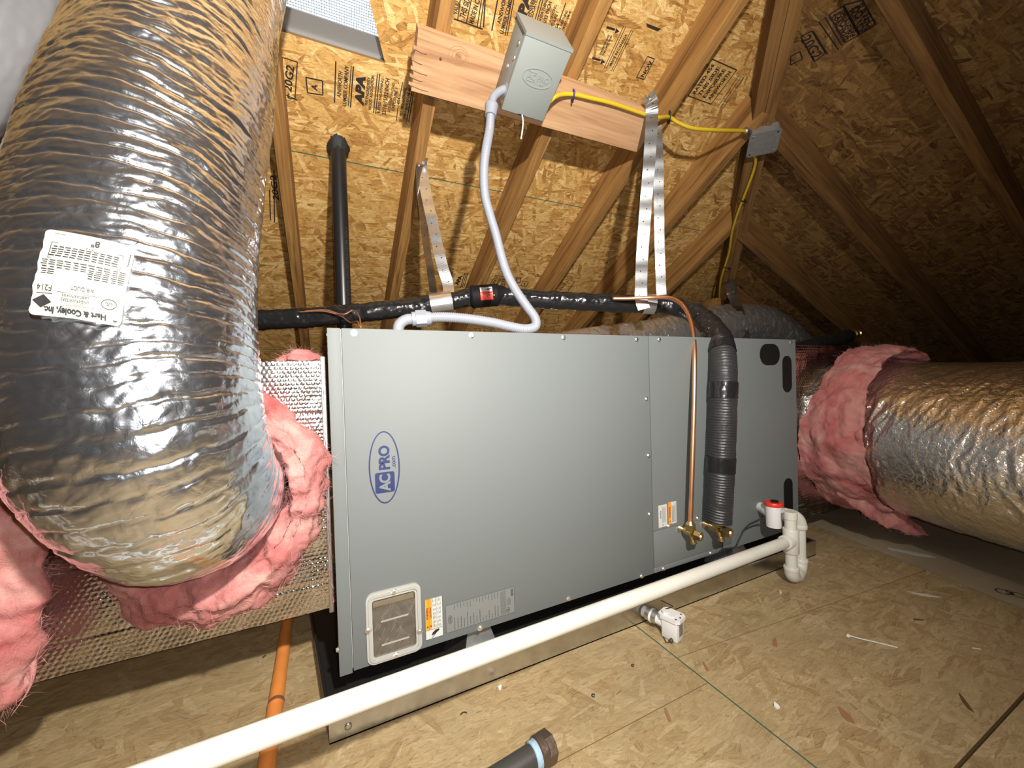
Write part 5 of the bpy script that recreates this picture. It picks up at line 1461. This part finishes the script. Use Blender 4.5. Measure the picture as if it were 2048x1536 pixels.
mb = MB(); mb.tube(catmull(wp, 6), .0012, 6); mb.build('wire_strand', 'wire_dark', wr, smooth=True)

# float switch on the front wall of the pan
ps_ = thing('pan_switch', 'small white float switch clamped to the front of the drain pan', 'float switch', (.70, .635, 0))
q0 = atZ(1358, 1288, .002); q1 = atZ(1376, 1277, .002); q2 = atZ(1341, 1268, .002)
exs = (q1-q0); exs.z = 0; wS = .034; lS = .038
exs = Vector((.96, .28, 0)).normalized(); eys = Vector((-.28, .96, 0)).normalized()
MP = Matrix((exs, eys, Vector((0, 0, 1)))).transposed().to_4x4(); MP.translation = Vector((q0.x-.003, q0.y+.002, .0012))
mb = MB(); mb.box((0, 0, 0), (wS, lS, .046), ch=.003); mb.build('switch_case', 'pvc_bright', ps_, mat4=MP, ang=40)
mb = MB(); mb.prism([(-.003, .002), (.004, -.005), (wS-.002, -.005), (wS+.004, .003), (wS+.004, lS+.002), (wS-.004, lS+.008), (.003, lS+.008), (-.003, lS)], .044, .052); lid = mb.build('switch_lid', 'pvc_bright', ps_, mat4=MP)
mb = MB(); mb.prism(rrect(.004, .010, wS-.006, lS-.004, .004), .052, .055); mb.build('lid_boss', 'pvc_bright', lid, mat4=MP)
mb = MB(); mb.lathe([(0, .0075), (.006, .007)], (.010, lS-.006, .052), (0, 0, 1), 16); mb.build('test_knob', 'pvc_bright', lid, mat4=MP, ang=40)
for x, y in ((.004, .004), (wS-.003, .005), (wS-.002, lS-.002), (.017, .0)):
    mb = MB(); mb.lathe([(0, .0022), (.0008, .002)], (x, y, .052), (0, 0, 1), 10); mb.build('lid_screw', 'steel_black', lid, mat4=MP)
mb = MB(); mb.box((.010, -.0004, .010), (wS-.006, .004, .040)); mb.build('side_opening', 'filter_dark', ps_, mat4=MP)
s0 = MP @ Vector((.016, lS-.004, .026)); s1_ = Vector((s0.x-.015, PY0-.001, .030))
mb = MB(); mb.tube([s0, s0.lerp(s1_, 1.0)], .0125, 22); mb.build('stub_pipe', 'pvc_bright', ps_, ang=40)
for t in (.45, .72):
    qd = s0.lerp(s1_, t); mb = MB(); mb.lathe([(-.006, .0150), (.006, .0150), (.0075, .0135)], qd, s1_-s0, 22); mb.build('hose_clamp', 'galvanized_dull', ps_, ang=40)
qd = s0.lerp(s1_, .60); mb = MB(); mb.lathe([(-.002, .0162), (.002, .0162)], qd, s1_-s0, 22); mb.build('cable_tie', 'tie_white', ps_)
wp = [s0.lerp(s1_, .75)+Vector((-.008, 0, -.010)), atZ(1318, 1256, .004), atZ(1326, 1272, .002), atZ(1333, 1285, .002), atZ(1341, 1283, .004)]
mb = MB(); mb.tube(catmull(wp, 6), .0011, 6); mb.build('lead_wire', 'wire_dark', ps_, smooth=True)
wp = [MP @ Vector((.024, lS, .054)), atY(1345, 1213, .67), atY(1333, 1206, .69), atY(1322, 1201, .71)]
mb = MB(); mb.tube(catmull(wp, 6), .0011, 6); mb.build('lead_wire', 'wire_dark', ps_, smooth=True)
mb = MB(); mb.lathe([(0, .002), (.002, .0046), (.009, .0042), (.011, .002)], atZ(1341, 1284, .0048), (.6, .3, 0), 12); mb.build('wire_nut', 'steel_black', ps_, smooth=True)

# ================================================================== OTHER PIPES ON THE FLOOR
op = thing('orange_pipe', 'orange plastic pipe on the floor running under the left plenum', 'pipe', (-.107, .9, 0))
mb = MB(); mb.tube([(-.100, .30, .0135), (-.107, .75, .0135), (-.112, 1.15, .0135), (-.118, 2.2, .0135)], .0130, 24); mb.build('pipe_body', 'orange_pipe', op, ang=40)
mb = MB(); mb.lathe([(0, .0142), (.008, .0142)], (-.1075, .838, .0142), (0, 1, 0), 24); mb.build('clip_ring', 'copper_dull', op, ang=40)
bpz = thing('capped_pipe', 'dark steel pipe with rusty hex cap and blue sealant at the bottom edge', 'pipe', (.2, .49, .02))
e0 = atZ(1068, 1512, .024); e1 = atZ(1100, 1505, .024); axb = Vector((.985, .10, 0)).normalized()
e0 = Vector((e0.x, e0.y, .0245))
mb = MB(); mb.tube([e0-axb*.75, e0+axb*.004], .0170, 28); mb.build('pipe_body', 'steel_black', bpz, ang=40)
mb = MB(); mb.lathe([(0, .0172), (.002, .0195), (.005, .0188), (.009, .0200), (.011, .0178)], e0-axb*.004, axb, 24); mb.build('sealant_ring', 'sealant_blue', bpz, smooth=True)
mb = MB(); mb.lathe([(0, .0205), (.002, .0225), (.012, .0225), (.014, .0205)], e0+axb*.005, axb, 28); hexprism(mb, e0+axb*.016, axb, .0225, .016); mb.lathe([(0, .0195), (.004, .0150), (.005, .004)], e0+axb*.031, axb, 24); mb.build('hex_cap', 'iron_cap', bpz, ang=35)
# low voltage wires by the left end of the cabinet
tw = thing('thermostat_wire', 'thin brown wires drooping from the black line to the cabinet top', 'wire', atY(720, 650, .95))
for pp in ([(598, 624, 1.335), (640, 622, 1.31), (665, 626, 1.295), (682, 632, 1.28), (700, 645, 1.18), (714, 643, 1.08), (719, 652, .98)], [(700, 622, 1.29), (712, 624, 1.24), (719, 635, 1.12), (721, 650, .98), (722, 658, .97)], [(610, 622, 1.33), (650, 620, 1.305), (676, 627, 1.285), (690, 628, 1.27), (705, 620, 1.275)]):
    mb = MB(); mb.tube(catmull([atY(*q) for q in pp], 8), .0021, 8); mb.build('wire_strand', 'copper_dull', tw, smooth=True)
# dark wrapped pipe with a brass end behind the right plenum
dk = thing('wrapped_stub', 'dark wrapped pipe end with brass fitting behind the right plenum', 'pipe', atY(1650, 675, 1.15))
tube_np('tape_wrap', catmull([atY(1580, 706, 1.15), atY(1620, 692, 1.15), atY(1660, 681, 1.15), atY(1697, 672, 1.15)], 8), .034, 32, d_tape, 'black_foam', dk, .006)
q = atY(1697, 670, 1.15); mb = MB(); mb.lathe([(-.01, .018), (.03, .018), (.034, .025), (.044, .025), (.048, .019), (.056, .019), (.060, .024), (.068, .022)], q, (1, -.25, .12), 18); mb.build('brass_fitting', 'brass', dk, ang=35)

# ================================================================== CRUMBS ON THE FLOOR
def chip(px, py, L_, w_, ang, mat, label, cat, name, h=.0012, bend=0):
    c_ = atZ(px, py, 0); rg = random.Random(px*7+py)
    P2 = [(-L_/2, -w_*.4), (-L_*.1, -w_*.55), (L_/2, -w_*.15), (L_*.48, w_*.25), (L_*.05, w_*.5), (-L_*.45, w_*.35)]
    P2 = [(x+rg.uniform(-.08, .08)*L_, y+rg.uniform(-.15, .15)*w_) for x, y in P2]
    mb = MB(); mb.prism(P2, .0004, .0004+h)
    o = mb.build(name, mat, mat4=Matrix.Translation((c_.x, c_.y, 0)) @ Matrix.Rotation(ang, 4, 'Z'))
    return tag(o, label, cat, 'crumbs on the floor')
chip(1560, 1185, .012, .006, .9, 'chip_tan', 'pale wood crumb on the floor just below the white trap', 'wood chip', 'wood_chip', .005)
chip(1550, 1285, .030, .009, .5, 'chip_red', 'reddish wood flake right of the small white pan switch', 'wood chip', 'wood_chip')
chip(1553, 1414, .010, .007, 1.2, 'chip_white', 'white plaster crumb on the floor right of the green seam', 'crumb', 'plaster_crumb', .004)
chip(1000, 1377, .009, .006, .3, 'chip_white', 'white plaster crumb in front of the drain pan', 'crumb', 'plaster_crumb', .004)
chip(1411, 1333, .028, .006, 1.0, 'chip_red', 'thin reddish wood flake right of the seam junction', 'wood chip', 'wood_chip')
chip(1238, 1385, .016, .002, .2, 'chip_red', 'tiny brown splinter on the floor left of the green seam', 'wood chip', 'wood_chip')
chip(1335, 1430, .028, .006, 1.1, 'chip_red', 'brown wood flake between the green seam and the lower left seam', 'wood chip', 'wood_chip')
chip(1838, 1240, .022, .004, -.6, 'wood_dark', 'dark splinter on the floor under the right-hand duct', 'wood chip', 'wood_chip')
chip(1953, 1298, .016, .0022, -.8, 'chip_white', 'white sliver on the floor near the right edge', 'crumb', 'plaster_crumb')
chip(1930, 1405, .045, .006, .6, 'wood_dark', 'long dark splinter near the bottom right floor seam', 'wood chip', 'wood_chip')
chip(1690, 1430, .034, .012, 1.0, 'chip_red', 'broad orange wood flake at the bottom right of the floor', 'wood chip', 'wood_chip')
def curl(px, py, r, a0, a1, label):
    c_ = atZ(px, py, .0012); mb = MB()
    mb.tube([(c_.x+r*math.cos(t), c_.y+r*math.sin(t), .0013) for t in np.linspace(a0, a1, 12)], .0011, 6)
    tag(mb.build('wire_scrap', 'wire_dark', smooth=True), label, 'wire scrap', 'crumbs on the floor')
curl(928, 1430, .006, .3, 2.6, 'black curled wire scrap left of the capped pipe')
curl(1266, 1331, .003, 0, 4.5, 'tiny black wire curl in front of the pan switch')
curl(1187, 1391, .0032, 0, 4.8, 'tiny black ring scrap at the middle of the floor')
zt = [atZ(1697, 1271, .004), atZ(1720, 1277, .003), atZ(1755, 1285, .0025), atZ(1795, 1295, .002)]
z0_ = thing('zip_tie', 'clear zip tie lying on the floor right of the trap', 'zip tie', zt[0])
mb = MB(); mb.ribbon(catmull(zt, 6), Vector((.3, 1, 0)), .0026, .0011); mb.build('tie_strap', 'tie_white', z0_)
mb = MB(); mb.box((zt[0].x-.003, zt[0].y-.0025, .0012), (zt[0].x+.003, zt[0].y+.0025, .0055)); mb.build('tie_head', 'tie_white', z0_)
sc0 = atZ(521, 1322, .004); mb = MB(); mb.lathe([(0, .006), (.002, .005), (.004, .0022), (.018, .0018), (.02, .0004)], (sc0.x, sc0.y, .0062), (.4, .9, -.15), 12)
tag(mb.build('loose_screw', 'screw_zinc', ang=35), 'loose metal screw on the floor left of the orange pipe', 'screw')
